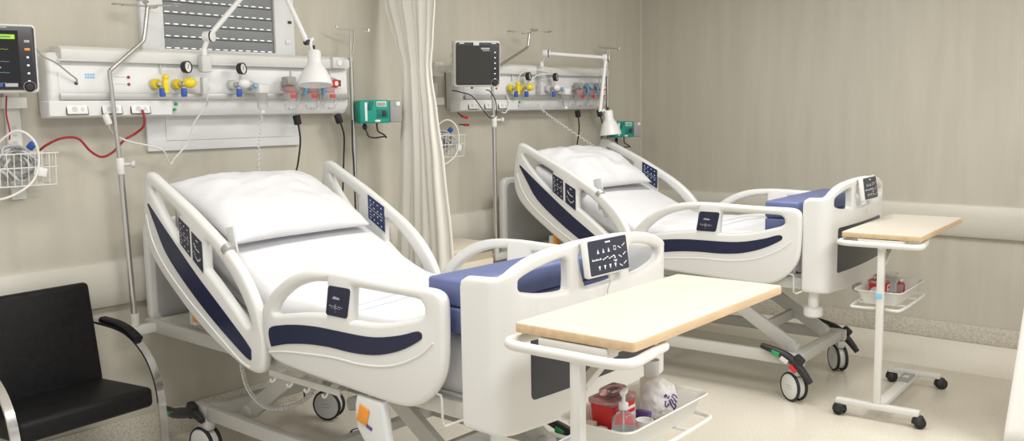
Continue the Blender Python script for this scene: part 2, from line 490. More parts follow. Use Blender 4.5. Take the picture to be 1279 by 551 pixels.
def foot_rail(root, sgn, dz):
    fm = side_map(sgn, dz)
    b = MB()
    mapped_plate(b, catmull(FOOT, 3), [catmull(FA, 3), catmull(FB, 3)], TH, 'bed_plastic', fm, .018, 4)
    ridge = [(-1.20, .672), (-1.30, .690), (-1.45, .705), (-1.60, .716), (-1.74, .716), (-1.86, .728), (-1.96, .754), (-2.06, .802), (-2.12, .85)]
    b.tube([fm(u, v, TH/2-.001) for u, v in catmull(ridge, 5, False)], .0048, 'bed_plastic', 8)
    rail = b.build('foot_rail', root)
    b = MB()
    mapped_plate(b, catmull(FS, 3), [], .006, 'navy', lambda u, v, w: fm(u, v, w+TH/2), .0015, 1)
    b.build('stripe', rail)['label'] = 'dark blue wave stripe'
    b = MB()
    pts = [(-1.592, .983), (-1.692, .983), (-1.672, .872), (-1.570, .876)]
    ro = rect(-1.692, .872, -1.570, .983, .012)
    ro = [(u+(.983-v)*(.20 if u < -1.63 else .19), v) for u, v in ro]
    f2 = lambda u, v, w: fm(u, v, TH/2+w)
    mapped_plate(b, [(u-.018, v) for u, v in ro], [], .005, 'keypad', f2, .0012, 1)
    glyph_grid(b, [(-1.588, .98), (-1.688, .98), (-1.672, .875), (-1.574, .878)], .0032, 3, 3, 'mark_grey', f2, 'label')
    b.build('label_plate', rail, recalc=False)['label'] = 'dark plate with small grey symbols'
    for u in (-1.45, -1.85):
        b = MB(); b.bar(fm(u, .640, -.015), fm(u, .622, -.075), .06, .024, 'bed_plastic_dim', .005)
        b.build('rail_hinge', rail)
    return rail

# ---- footboard: flat board bent round a bowed plan
def plan(s):
    """arc length s from the middle -> (x, y, nx, ny) on the outer face"""
    sg = 1 if s >= 0 else -1; a = abs(s)
    F, rr, bow = .432, .068, .022
    a0 = math.atan2(2*bow/F, 1)
    if a <= F:
        ang = math.atan2(2*bow*a/F/F, 1)
        return sg*a, -2.425+bow*(a/F)**2, sg*math.sin(ang), -math.cos(ang)
    arc = rr*(PI/2-a0)
    cx = F-rr*math.sin(a0); cy = -2.425+bow+rr*math.cos(a0)
    if a <= F+arc:
        ang = a0+(a-F)/rr
        return sg*(cx+rr*math.sin(ang)), cy-rr*math.cos(ang), sg*math.sin(ang), -math.cos(ang)
    return sg*(cx+rr), cy+(a-F-arc), sg, 0
SMAX_ = .432+.068*(PI/2-math.atan2(.044/.432, 1))+.122
def foot_map(dz, off=0, fext=0):
    def f(u, v, w):
        x, y, nx, ny = plan(u); d = w-.0225+off
        return (x+nx*d, y+ny*d+fext, v+dz)
    return f
def top_z(s):
    SMAX = SMAX_; a = abs(s); pts = [(0, 1.165), (.12, 1.163), (.27, 1.152), (.36, 1.136), (.44, 1.105), (.50, 1.085), (SMAX, 1.078)]
    for (a0, z0), (a1, z1) in zip(pts, pts[1:]):
        if a <= a1: return z0+(z1-z0)*(a-a0)/(a1-a0)
    return 1.078
def footboard(root, dz, fext=0, cut=0):
    SMAX = SMAX_-cut
    fm = foot_map(dz, 0, fext)
    out = [(-SMAX+.02, .578), (-.3, .574), (0, .573), (.3, .574), (SMAX-.02, .578), (SMAX-.004, .585), (SMAX, .60)]
    out += [(SMAX, 1.045), (SMAX-.006, 1.066)]
    out += [(s, top_z(s)) for s in [SMAX-.03+(-2*SMAX+.06)*k/30 for k in range(31)]]
    out += [(-SMAX+.006, 1.066), (-SMAX, 1.045), (-SMAX, .60), (-SMAX+.004, .585)]
    o1 = [(-.415, 1.060), (-.405, 1.076), (-.33, 1.098), (-.215, 1.116), (-.188, 1.108), (-.180, 1.09), (-.182, 1.02), (-.20, 1.006), (-.30, 1.012), (-.39, 1.030), (-.412, 1.042)]
    o2 = [(-.122, 1.104), (-.10, 1.118), (0, 1.122), (.09, 1.118), (.108, 1.104), (.104, 1.02), (.085, 1.004), (0, 1.0), (-.075, 1.0), (-.092, 1.012)]
    o3 = [(-a, z) for a, z in o1][::-1]
    sl = [-.56+.028*k for k in range(41)]
    b = MB()
    mapped_plate(b, out, [catmull(o1, 3), catmull(o2, 3), catmull(o3, 3)], .045, 'bed_plastic', fm, .016, 4, sl)
    fb = b.build('footboard', root)
    b = MB()
    mapped_plate(b, rect(-.37, .675, .37, .918, .02), [], .008, 'foot_panel', foot_map(dz, .0205, fext), .002, 1, sl)
    pn = b.build('panel', fb); pn['label'] = 'dark inset panel'
    b = MB(); fe = foot_map(dz, .0460, fext)
    for pts_ in ([(-.190, .868), (-.172, .876), (-.158, .866), (-.166, .852), (-.184, .846), (-.192, .832), (-.176, .822), (-.160, .830)], [(-.150, .872), (-.143, .850), (-.148, .826)], [(-.136, .866), (-.132, .842), (-.138, .822)]):
        b.tube([Vector(fe(u, v, 0)) for u, v in catmull(pts_, 5, False)], .0026, 'mark_grey', 6)
    b.build('emblem', pn)['label'] = 'small grey emblem strokes'
    # control unit hung on the top edge, leaning back
    M = Matrix.Translation((-.016, -2.452+fext, 1.105+dz)) @ Matrix.Rotation(R(-8), 4, 'X')
    b = MB()
    b.box((0, 0, 0), (.245, .026, .132), 'bed_plastic', .010)
    for v in b.bm.verts: v.co = M @ v.co
    cu = b.build('control_unit', fb)
    b = MB()
    f2 = lambda u, v, w: M @ Vector((u, -.0130-w, v))
    mapped_plate(b, rect(-.113, -.058, .113, .058, .006), [], .003, 'keypad', f2, .0008, 1)
    def q(u0, v0, u1, v1, m='mark_white'):
        b.faces_from([f2(u0, v0, .0022), f2(u1, v0, .0022), f2(u1, v1, .0022), f2(u0, v1, .0022)], [(0, 1, 2, 3)], m, smooth=False)
    def t(u, v, d, s):
        b.faces_from([f2(u-d, v-s*d, .0022), f2(u+d, v-s*d, .0022), f2(u, v+s*d, .0022)], [(0, 1, 2)], 'mark_white', smooth=False)
    q(-.016, .044, .014, .049)
    for k in range(3): t(-.062+.031*k, .020, .0065, 1.25)
    for k in range(4): t(-.062+.031*k, -.038, .0065, -1.25)
    q(.030, .014, .044, .017); q(.030, .026, .044, .029); q(.030, .014, .032, .029); q(.042, .014, .044, .029)
    for k in range(5): q(-.100+.011*k, -.010, -.092+.011*k, -.004-.002*(k % 2))
    for k in range(6): q(-.040+.012*k, -.012+.003*(k % 3), -.030+.012*k, -.008+.003*(k % 3))
    for r_ in range(3):
        for c_ in range(2):
            u = .064+.026*c_; v = .026-.031*r_
            for k in range(4): q(u-.009+.0045*k, v-.004+.0022*k*(1 if c_ else -1), u-.004+.0045*k, v-.0005+.0022*k*(1 if c_ else -1))
    t(.032, -.008, .005, 1.2); q(.022, -.022, .044, -.019); q(.030, -.026, .040, -.023)
    b.build('keypad', cu, recalc=False)['label'] = 'dark keypad with white arrows'
    b = MB()
    b.tube(spline([(.0, -2.445+fext, 1.04+dz), (.008, -2.458+fext, 1.02+dz), (.003, -2.448+fext, .985+dz), (.012, -2.440+fext, .968+dz)], 6), .003, 'white_paint', 8)
    b.build('control_cable', fb)
    # peg that carries the board on the frame, with a bumper disc
    for sx in (-1, 1):
        b = MB()
        b.lathe([(.028, 0), (.028, -.085), (.040, -.087), (.050, -.096), (.050, -.130), (.040, -.140), (.0, -.140)], 'bed_plastic', (sx*.41, -2.30+fext, .576+dz))
        b.build('corner_bumper', fb)
    return fb

def headboard(root, dz):
    out = rect(-.43, .60, .43, 1.115, .06, 6)
    b = MB()
    mapped_plate(b, out, [], .045, 'bed_plastic', lambda u, v, w: (u, -.092+w, v+dz), .016, 4)
    hb = b.build('headboard', root)
    b = MB()
    mapped_plate(b, rect(-.395, .64, .395, 1.08, .04, 6), [], .006, 'grey_panel', lambda u, v, w: (u, -.1165+w, v+dz), .002, 1)
    b.build('panel', hb)['label'] = 'grey inset panel'
    return hb

def caster(root, x, y, ang, ped=None):
    """twin wheel with a white hub cover, fork and swivel"""
    M = Matrix.Translation((x, y, 0)) @ Matrix.Rotation(ang, 4, 'Z')
    b = MB()
    b.box((0, -.012, .168), (.050, .075, .050), 'bed_plastic_dim', .014)
    b.cyl((0, 0, .175), (0, 0, .205), .028, 'steel_dull', 16)
    for v in b.bm.verts: v.co = M @ v.co
    c = b.build('caster', root)
    for sx in (-1, 1):
        b = MB()
        b.lathe([(.070, -.008), (.0775, -.008), (.080, -.004), (.080, .004), (.0775, .008), (.070, .008), (.070, -.008)], 'black_rubber', (sx*.025, 0, .08), (1, 0, 0), 36, caps=False)
        for v in b.bm.verts: v.co = M @ v.co
        b.build('tyre', c)['label'] = 'black tyre'
    b = MB()
    b.lathe([(0, -.036), (.058, -.036), (.0705, -.031), (.0705, -.018), (.066, -.016), (.066, .016), (.0705, .018), (.0705, .031), (.058, .036), (0, .036)], 'bed_plastic', (0, 0, .08), (1, 0, 0), 36)
    for v in b.bm.verts: v.co = M @ v.co
    h = b.build('hub', c); h['label'] = 'white hub covers'
    b = MB()
    for sx in (-1, 1):
        for q_ in (-.008, .008): b.box((sx*.0362, .0, .08+q_), (.001, .052, .0025), 'grey_panel')
    for v in b.bm.verts: v.co = M @ v.co
    b.build('hub_mark', c)
    return c

def pedal(root, x, y, sgn, tags):
    """brake pedal on the caster: black rocker bar with coloured tags"""
    b = MB()
    path = spline([(x, y+.175, .290), (x, y+.09, .270), (x, y+.01, .240), (x, y-.055, .180), (x, y-.105, .120)], 6)
    n = len(path)
    b.tube(path, [.010+.014*math.sin(PI*min(1, .12+.8*k/n)) for k in range(n)], 'black_plastic', 12)
    b.box((x, y-.035, .235), (.040, .060, .060), 'black_plastic', .014, (R(40), 0, 0))
    p = b.build('brake_pedal', root)
    p['label'] = 'black brake pedal'
    if tags:
        b = MB()
        for k, m in enumerate(('green', 'white_paint', 'red')):
            b.box((x-.0215, y+.088-.050*k, .262-.024*k-.006*k*k), (.006, .046, .026), m, .002, (R(16+14*k), 0, 0))
        b.build('tag', p)['label'] = 'green, white and red tags'
    return p

def make_bed(label, loc, dz, sock, fext=0, wy=0, wx=0, cut=0):
    root = thing('hospital_bed', label, 'hospital bed', loc[:3], loc[3], None)
    headboard(root, dz)
    footboard(root, dz, fext, cut)
    for s in (-1, 1):
        head_rail(root, s, dz); foot_rail(root, s, dz)
    # mattress platform
    b = MB()
    for sx in (-1, 1):
        b.bar((sx*.435, -.095, .615+dz), (sx*.435, -2.24, .615+dz), .035, .06, 'bed_metal', .006)
    b.bar((-.42, -.165, .615+dz), (.42, -.165, .615+dz), .05, .06, 'bed_metal', .006)
    b.bar((-.42, -2.20, .605+dz), (.42, -2.20, .605+dz), .04, .05, 'bed_metal', .006)
    for y in (-.7, -1.15, -1.7): b.bar((-.40, y, .60+dz), (.40, y, .60+dz), .05, .04, 'bed_metal', .006)
    b.box((0, -1.62, .648+dz), (.84, 1.10, .018), 'bed_plastic_dim', .006)
    b.build('platform', root)
    b = MB()
    ang = math.atan2(.38, .83)
    b.box((0, -.70, .832+dz), (.84, .90, .020), 'bed_plastic_dim', .006, (ang, 0, 0))
    b.bar((-.30, -.75, .62+dz), (-.30, -.55, .88+dz), .04, .03, 'bed_metal', .005)
    b.bar((.30, -.75, .62+dz), (.30, -.55, .88+dz), .04, .03, 'bed_metal', .005)
    b.build('backrest', root)
    # side accessory rail with hooks
    for sx in (-1, 1):
        b = MB()
        b.bar((sx*.480, -1.14, .570+dz), (sx*.480, -1.58, .570+dz), .012, .026, 'bed_metal', .003)
        for k in range(4):
            y = -1.18-.11*k
            b.tube(spline([(sx*.480, y, .56+dz), (sx*.490, y, .545+dz), (sx*.503, y, .545+dz), (sx*.507, y, .556+dz)], 3), .0045, 'bed_plastic_dim', 6)
        for y in (-1.2, -1.53): b.bar((sx*.43, y, .60+dz), (sx*.480, y, .575+dz), .03, .012, 'bed_metal', .003)
        b.build('accessory_rail', root)
    # wire guard at the foot
    for sx in (-1, 1):
        b = MB()
        b.tube([(sx*.487, -2.05, .675+dz), (sx*.490, -2.12, .668+dz), (sx*.490, -2.125, .655+dz), (sx*.490, -2.125, .575+dz), (sx*.490, -2.14, .567+dz), (sx*.44, -2.21, .60+dz)], .0045, 'white_paint', 8)
        b.build('wire_guard', root)
    # base frame
    b = MB()
    for sx in (-1, 1):
        b.bar((sx*.345+wx, -.34, .225), (sx*.345+wx, -2.08+wy, .225), .045, .065, 'bed_metal', .008)
    b.bar((-.37+wx, -.42, .225), (.37+wx, -.42, .225), .06, .06, 'bed_metal', .008)
    b.bar((-.37+wx, -2.03+wy, .225), (.37+wx, -2.03+wy, .225), .06, .06, 'bed_metal', .008)
    b.bar((-.33+wx, -1.22, .215), (.33+wx, -1.22, .215), .05, .04, 'bed_metal', .006)
    b.build('base_frame', root)
    for sx in (-1, 1):
        for pts in (((sx*.26+wx, -1.12, .575+dz), (sx*.26+wx, -.66, .255)), ((sx*.24+wx, -1.50, .575+dz), (sx*.24+wx, -1.98+wy, .262))):
            b = MB()
            b.bar(pts[0], pts[1], .035, .075, 'bed_metal', .008)
            for q in pts: b.cyl((q[0]-.03, q[1], q[2]), (q[0]+.03, q[1], q[2]), .032, 'bed_metal', 16, .004)
            b.build('lift_arm', root)
    b = MB()
    b.bar((0, -1.05, .30), (0, -1.72, .52+dz), .06, .06, 'bed_plastic_dim', .012)
    b.build('actuator', root)
    b = MB()
    b.bar((-.26, -1.87, .34), (.26, -1.87, .34), .03, .06, 'bed_metal', .006)
    b.build('cross_brace', root)
    b = MB(); b.box((-.05, -1.95, .568+dz), (.56, .30, .020), 'bed_metal', .004); b.build('under_plate', root)
    # casters and pedals
    for sx in (-1, 1):
        caster(root, sx*.36+wx, -.42, R(8 if sx < 0 else 24), None)
        caster(root, sx*.36+wx, -2.03+wy, R(-32 if sx < 0 else -48), None)
    for sx in (-1, 1):
        pedal(root, sx*.395+wx, -2.03+wy, 1, True)
    # pedals at the head point to the wall
    for sx in (-1, 1):
        b = MB(); x = sx*.395+wx
        path = spline([(x, -.10, .190), (x, -.20, .186), (x, -.30, .206), (x, -.39, .225), (x, -.46, .200)], 6)
        b.tube(path, [.013+.014*math.sin(PI*min(1, (k+2)/(len(path)+2))) for k in range(len(path))], 'black_plastic', 10)
        b.box((x, -.37, .235), (.042, .05, .075), 'black_plastic', .012, (R(20), 0, 0))
        p = b.build('brake_pedal', root); p['label'] = 'black brake pedal'
        b = MB()
        for k, m in enumerate(('green', 'white_paint')):
            b.box((x-.021, -.20-.05*k, .188+.007*k), (.005, .046, .020), m, .003, (R(-6), 0, 0))
        b.build('tag', p)['label'] = 'green and white tags'
    # emergency backrest release with an orange handle, on the left under the head
    b = MB()
    b.box((-.43, -.52, .715+dz), (.045, .05, .09), 'bed_plastic_dim', .008)
    b.bar((-.42, -.50, .68+dz), (-.38, -.50, .62+dz), .05, .03, 'bed_metal', .004)
    h = b.build('release_lever', root)
    b = MB(); b.box((-.437, -.545, .725+dz), (.044, .022, .075), 'orange', .006); b.build('lever_grip', h)['label'] = 'orange grip'
    # bracket arms at the head corners with a socket for a pole
    for sx in (-1, 1):
        b = MB()
        b.bar((sx*.38, -.18, .615+dz), (sx*(sock+.03), -.18, .615+dz), .04, .045, 'bed_metal', .006)
        b.lathe([(.021, 0), (.021, .06), (.0165, .06), (.0165, .0)], 'bed_metal', (sx*sock, -.18, .637+dz), caps=False)
        b.build('corner_bracket', root)
    # coiled supply cord
    b = MB()
    base = spline([(-.36, -.75, .60+dz), (-.37, -.77, .50), (-.36, -.80, .40), (-.33, -.88, .335), (-.27, -.98, .345), (-.22, -1.05, .40), (-.2, -1.08, .50+dz)], 40)
    pts = []
    for k, p in enumerate(base):
        a = k*1.35; pts.append(p+Vector((math.cos(a)*.009, math.sin(a)*.009*.6, math.sin(a)*.009)))
    b.tube(pts, .0032, 'white_paint', 5)
    b.build('coiled_cord', root)
    return root

def pivot(cx, cy, cz, rz, py):
    # yaw about a point py along the bed
    return (cx+math.sin(rz)*py, cy+py-math.cos(rz)*py, cz, rz)
BED1 = (2.575, 0, 0, 0); BED2 = (5.035, -.060, 0, R(3))
bed1 = make_bed('white hospital bed nearest the camera, its footboard beside the larger overbed table', BED1, 0, .545)
bed2 = make_bed('white hospital bed farther away beside the right wall, beyond the curtain', BED2, .037, .60, .095, -.09, -.08, .045)

# ---- bedding
def mattress(loc, dz, label, fext=0):
    b = MB()
    prof = [(-2.205+fext, .662), (-1.10, .662), (-.30, 1.03), (-.285, 1.05), (-.345, 1.165), (-1.13, .828), (-2.205+fext, .828)]
    mapped_plate(b, prof, [], .80, 'linen', lambda u, v, w: (w, u, v+dz), .028, 3)
    o = b.build('mattress'); o.location = loc[:3]; o.rotation_euler = (0, 0, loc[3])
    return tag(o, label, 'mattress', None)
def top_prof(y):
    """height of the bedding over the mattress at depth y"""
    if y <= -1.2: return .842
    if y >= -1.05: return .842+(y+1.125)*.4585+.006
    t = (y+1.2)/.15
    return .842+t*t*.15*.26
def sheet(loc, dz, label, seed, fext=0):
    nx, ny = 44, 90
    y0, y1 = -2.19+fext, -.36
    vs = []; fs = []
    off = Vector((seed*3.1, 1.7*seed, 0))
    for j in range(ny+1):
        y = y0+(y1-y0)*j/ny
        zt = top_prof(y)
        drop = .15 if y < -1.25 else .10
        for i in range(nx+1):
            s = -1+2*i/nx
            a = abs(s); flat = .80
            if a < flat:
                x = s/flat*.378; z = zt; edge = 0
            else:
                t = (a-flat)/(1-flat); th = min(1, t/.35)*PI/2
                rr = .032
                x = math.copysign(.378+rr*math.sin(th), s); z = zt-rr*(1-math.cos(th))
                if t > .35: z -= (t-.35)/.65*drop
                edge = t
            p = Vector((x*2.6, y*2.2, 0))+off
            n1 = noise.fractal(p, 1.0, 2.0, 4)*.010*(1-.8*edge)
            n2 = abs(noise.noise(Vector((x*3.5+y*1.3, y*5, seed))))*.012
            damp = .25+.75*min(1, max(0, (y+2.0)/.15))*min(1, max(0, (-.98-y)/.12)); n1 *= damp; n2 *= damp
            hump = .020*math.exp(-((y+1.35)/.35)**2)*math.cos(min(1, abs(x)/.42)*PI/2)
            if a < flat: z += .004+n1+n2+hump+.004
            else: z += (.004+n1+n2+hump+.004)*(1-min(1, edge*2))
            vs.append((x, y, z+dz))
    for j in range(ny):
        for i in range(nx):
            k = j*(nx+1)+i; fs.append((k, k+1, k+nx+2, k+nx+1))
    b = MB(); b.faces_from(vs, fs, 'linen')
    o = b.build('bedsheet', auto=False)
    md = o.modifiers.new('thick', 'SOLIDIFY'); md.thickness = .003; md.offset = 1
    o.location = loc[:3]; o.rotation_euler = (0, 0, loc[3])
    tag(o, label, 'bedsheet')
    # fold crease shade painted as two blue grey lines across the sheet
    b = MB()
    for yy, sl in ((-1.50, .05), (-1.56, .06)):
        pts = []
        for i in range(9, nx-8):
            x = -.355+.71*(i-9)/(nx-18)
            y = yy-sl*(x+.355)+.012*math.sin(x*9)
            j = (y-y0)/(y1-y0)*ny; j0 = int(j); f = j-j0
            s = x/.378*.80; ii = (s+1)/2*nx; i0 = int(ii); g = ii-i0
            def zz(a, c): return vs[c*(nx+1)+a][2]
            z = (zz(i0, j0)*(1-g)+zz(i0+1, j0)*g)*(1-f)+(zz(i0, j0+1)*(1-g)+zz(i0+1, j0+1)*g)*f
            pts.append((x, y, z+.0062))
        b.tube(pts, .0014, 'linen_crease', 6)
    b.build('crease_line', o)['label'] = 'thin blue grey lines across the sheet'
    return o
def pillow(loc, dz, label, c, rx, rz, size, seed):
    n = 34; vs = []; fs = []
    def h(u, v): return max(0, (1-abs(u)**3.2))**.55*max(0, (1-abs(v)**2.8))**.60
    for side in (1, -1):
        for j in range(n+1):
            for i in range(n+1):
                u = -1+2*i/n; v = -1+2*j/n
                pin = 1-.05*(abs(v)**2)*(1-abs(u)**4)*0
                x = u*size[0]*(1-.05*(1-abs(v)**2)*0-.03*(1-v*v)*abs(u)**3)
                y = v*size[1]*(1-.05*(1-u*u)*abs(v)**3)
                nn = noise.fractal(Vector((u*2.2+seed*5, v*2.2, side*.4)), 1, 2, 4)
                z = side*size[2]*h(u, v)*(1+.14*nn)*(1 if side > 0 else .30)
                if side > 0: z += .012*nn*h(u, v)
                vs.append((x, y, z))
    m = (n+1)*(n+1)
    for s in range(2):
        for j in range(n):
            for i in range(n):
                k = s*m+j*(n+1)+i; q = (k, k+1, k+n+2, k+n+1)
                fs.append(q if s == 0 else q[::-1])
    b = MB(); b.faces_from(vs, fs, 'linen')
    bmesh.ops.remove_doubles(b.bm, verts=list(b.bm.verts), dist=1e-4)
    M = Matrix.Translation((c[0], c[1], c[2]+dz)) @ Matrix.Rotation(rz, 4, 'Z') @ Matrix.Rotation(rx, 4, 'X')
    for v in b.bm.verts: v.co = M @ v.co
    o = b.build('pillow', auto=False); o.location = loc[:3]; o.rotation_euler = (0, 0, loc[3])
    return tag(o, label, 'pillow')
def blue_pad(loc, dz, z0, z1, label, dy=0):
    b = MB()
    b.box((0, -2.118+dy, (z0+z1)/2+dz), (.890, .19, z1-z0), 'blue_vinyl', .012, None, 3)
    o = b.build('foam_pad')
    b = MB()
    for z in (z0+.012+dz, z1-.012+dz):
        b.tube([(-.4175+.004, -2.118+dy+.091, z), (.445-.004, -2.118+dy+.091, z), (.445-.004, -2.118+dy-.091, z), (-.4175+.004, -2.118+dy-.091, z)], .0028, 'blue_vinyl', 6, True)
    b.build('piping', o)
    o.location = loc[:3]; o.rotation_euler = (0, 0, loc[3])
    return tag(o, label, 'foam pad', 'blue foam pads stacked at the foot ends')

mattress(BED1, 0, 'white covered mattress on the near hospital bed, its head end raised')
mattress(BED2, .037, 'white covered mattress on the far hospital bed by the right wall', .085)
sheet(BED1, 0, 'rumpled white bedsheet spread over the near bed', 1)
sheet(BED2, .037, 'rumpled white bedsheet spread over the far bed', 2, .085)
pillow(BED1, 0, 'plump white pillow on the raised head of the near bed', (-.030, -.555, 1.172), R(24.6), R(2), (.395, .285, .108), 1)
pillow(BED2, .037, 'white pillow on the raised head of the far bed', (-.045, -.56, 1.172), R(24.6), R(-5), (.375, .265, .10), 2)
blue_pad(BED1, 0, .870, .959, 'lower blue foam pad lying on the near bed at its footboard')
blue_pad(BED1, 0, .9605, 1.052, 'upper blue foam pad on top of the stack behind the near footboard')
blue_pad(BED2, .037, .870, .959, 'lower blue foam pad lying on the far bed at its footboard', .085)
blue_pad(BED2, .037, .9605, 1.052, 'upper blue foam pad on top of the stack behind the far footboard', .085)

# ================================================================== SERVICE PANELS ON THE BACK WALL
PW = 1.675
PDX = 2.535                     # distance from the first panel to the second
PX0 = 1.711
def disc(b, c, r, d, m, seg=20, ax=(0, -1, 0)):
    b.lathe([(r, 0), (r, d*.7), (r*.9, d), (0, d)], m, c, ax, seg)
def service_panel(dx, label):
    root = thing('service_panel', label, 'medical wall panel', (PX0+dx, 0, 0))
    b = MB()
    mapped_plate(b, [(-.002, 1.615), (-.095, 1.600), (-.128, 1.640), (-.128, 1.845), (-.10, 1.880), (-.002, 1.880)], [], PW, 'panel_white',
                 lambda u, v, w: (PW/2+.016+w*(PW-.032)/PW, u, v), .022, 4)
    b.build('body', root)
    b = MB()
    mapped_plate(b, [(-.04, 1.850), (-.150, 1.845), (-.158, 1.856), (-.156, 1.892), (-.135, 1.908), (-.04, 1.910)], [], PW-.07, 'white_paint',
                 lambda u, v, w: (PW/2+.035+w*.985, u, v), .004, 2)
    b.build('light_ledge', root)
    b = MB(); b.box((PW/2+.02, -.151, 1.846), (PW-.09, .010, .008), 'panel_grey', .002); b.build('ledge_lip', root)
    b = MB()
    b.bar((.07, -.146, 1.690), (PW-.02, -.146, 1.690), .010, .030, 'steel_dull', .003)
    for k in range(8): b.cyl((.12+.205*k, -.125, 1.690), (.12+.205*k, -.143, 1.690), .007, 'steel_dull', 10)
    b.build('equipment_rail', root)
    b = MB(); b.box((.118, -.1295, 1.745), (.090, .004, .105), 'panel_white', .002); b.cyl((.148, -.128, 1.748), (.148, -.137, 1.748), .007, 'black_plastic', 12); b.build('monitor_outlet', root)
    b = MB()
    for k in range(4):
        for r_ in range(2):
            b.box((.195+.0115*k, -.1292, 1.787-.0125*r_), (.0085, .0022, .0085), 'sky_blue', .001)
    b.build('blue_mark', root)
    for k in range(2):
        b = MB(); disc(b, (.389, -.127, 1.778-.032*k), .0065, .008, 'red_dark', 14); b.box((.350, -.1288, 1.779-.032*k), (.048, .0016, .003), 'panel_grey')
        b.build('alarm_lamp', root)
    b = MB(); mapped_plate(b, [(-.06, 1.597), (-.128, 1.597), (-.148, 1.606), (-.158, 1.664), (-.150, 1.672), (-.06, 1.672)], [], .57, 'panel_white', lambda u, v, w: (.302+w, u, v), .006, 3); b.build('socket_housing', root)
    # power sockets
    for x in (.135, .290, .425):
        rot = (R(-10), 0, 0)
        b = MB(); b.box((x, -.1545, 1.633), (.096, .006, .046), 'black_plastic', .002, rot)
        so = b.build('power_socket', root)
        b = MB(); b.box((x, -.1560, 1.633), (.0895, .006, .0395), 'panel_white', .002, rot); b.build('cover', so)
        b = MB(); disc(b, (x-.012, -.157, 1.633), .013, .004, 'panel_grey', 14); b.box((x+.022, -.158, 1.635), (.014, .005, .018), 'panel_grey', .002, rot); b.build('contacts', so)
    b = MB(); disc(b, (.615, -.118, 1.655), .008, .022, 'green', 12); b.build('earth_terminal', root)
    b = MB(); disc(b, (.612, -.105, 1.630), .008, .024, 'green', 12); b.build('earth_terminal', root)
    # gas outlets
    for x in (.509, .618, .917, 1.028, 1.23, 1.365, 1.485):
        b = MB(); disc(b, (x, -.127, 1.748), .026, .010, 'panel_grey'); disc(b, (x, -.135, 1.748), .016, .008, 'steel'); b.build('gas_outlet', root)
    b = MB(); b.box((PW-.075, -.130, 1.765), (.040, .006, .060), 'panel_white', .002); b.box((PW-.075, -.134, 1.765), (.026, .006, .034), 'black_plastic', .002); b.build('data_outlet', root)
    b = MB(); b.box((PW-.10, -.150, 1.875), (.085, .05, .062), 'panel_grey', .008); disc(b, (PW-.10, -.172, 1.875), .018, .010, 'panel_white'); b.build('lamp_bracket', root)
    b = MB(); b.cyl((.545, -.135, 1.80), (.545, -.139, 1.86), .004, 'panel_grey', 8); b.build('rod', root)
    return root
mat('blue_hose', (.10, .28, .48), .45)
service_panel(0, 'long white medical wall panel under the shuttered window')
service_panel(PDX, 'long white medical wall panel between the curtain and the corner, without a window above')

def flowmeter(name, dx, x, kind, label, group=None):
    """kind: valve colour, with a dial gauge or without"""
    root = thing(name, label, 'gas regulator', (PX0+dx+x, -.1505, 1.748))
    body, gauge = kind
    ring = 'yellow' if body == 'yellow' else 'panel_grey'
    b = MB(); disc(b, (0, .006, 0), .024, .022, ring); b.cyl((0, -.012, 0), (0, -.045, 0), .010, 'steel', 14); b.build('connector', root)
    if gauge:
        b = MB(); b.ball((.035, -.050, .006), .030, 'yellow' if body == 'yellow' else 'lamp_white', 16, (1.15, .9, .85)); b.cyl((0, -.042, 0), (.035, -.05, .004), .012, 'steel', 12); b.build('valve', root)
        b = MB(); b.cyl((.012, -.045, .010), (.016, -.048, .055), .006, 'steel', 10)
        b.lathe([(0, 0), (.027, 0), (.029, .006), (.029, .026), (.026, .028), (.024, .023)], 'black_plastic', (.018, -.036, .078), (.38, -.92, .06), 24, caps=False)
        g = b.build('gauge', root)
        b = MB(); b.lathe([(.0245, .0225), (0, .0230)], 'lamp_white', (.018, -.036, .078), (.38, -.92, .06), 24, caps=False)
        q = Vector((.018, -.036, .078))+Vector((.38, -.92, .06)).normalized()*.0245
        b.tube([q+Vector((-.003, 0, -.010)), q+Vector((.004, -.001, .014))], .0012, 'black_plastic', 6)
        b.build('dial', g)['label'] = 'white dial with a black needle'
    else:
        b = MB()
        b.box((.022, -.046, -.012), (.028, .030, .070), 'yellow' if body == 'yellow' else 'lamp_white', .010); b.ball((.024, -.046, .030), .016, 'yellow' if body == 'yellow' else 'lamp_white'); b.build('valve', root)
    b = MB(); b.cyl((.006, -.045, -.02), (.006, -.045, -.060), .014, 'blue', 14, .004); b.build('hose_nipple', root)['label'] = 'blue nipple'
    return root
for dx, w in ((0, 'under the shuttered window'), (PDX, 'beyond the curtain')):
    flowmeter('gas_flowmeter', dx, .509, ('yellow', False), 'yellow gas valve without a dial on the wall panel '+w)
    flowmeter('pressure_regulator', dx, .618, ('yellow', True), 'yellow regulator with round dial on the wall panel '+w)
    flowmeter('pressure_regulator', dx, .917, ('white', True), 'white regulator with round dial on the wall panel '+w)
def humidifier(dx, x, label):
    root = thing('oxygen_humidifier', label, 'oxygen humidifier', (PX0+dx+x, -.1505, 1.748))
    b = MB(); disc(b, (0, .006, 0), .022, .02, 'panel_grey'); b.cyl((0, -.01, 0), (0, -.05, 0), .009, 'steel', 12); b.build('connector', root)
    b = MB(); b.box((.020, -.055, -.020), (.060, .050, .046), 'lamp_white', .008); b.cyl((-.012, -.06, .0), (-.026, -.062, -.012), .010, 'sky_blue', 10); b.build('head', root)
    b = MB(); b.lathe([(.024, 0), (.026, -.01), (.026, -.065), (.018, -.078), (0, -.078)], 'clear', (.020, -.055, -.045), (0, 0, 1), 18); b.build('bottle', root)['label'] = 'clear water bottle'
    b = MB(); b.cyl((.020, -.055, -.125), (.020, -.055, -.145), .014, 'lamp_white', 14, .003); b.build('cap', root)
    return root
humidifier(0, 1.028, 'white humidifier with clear bottle on the panel under the shuttered window')
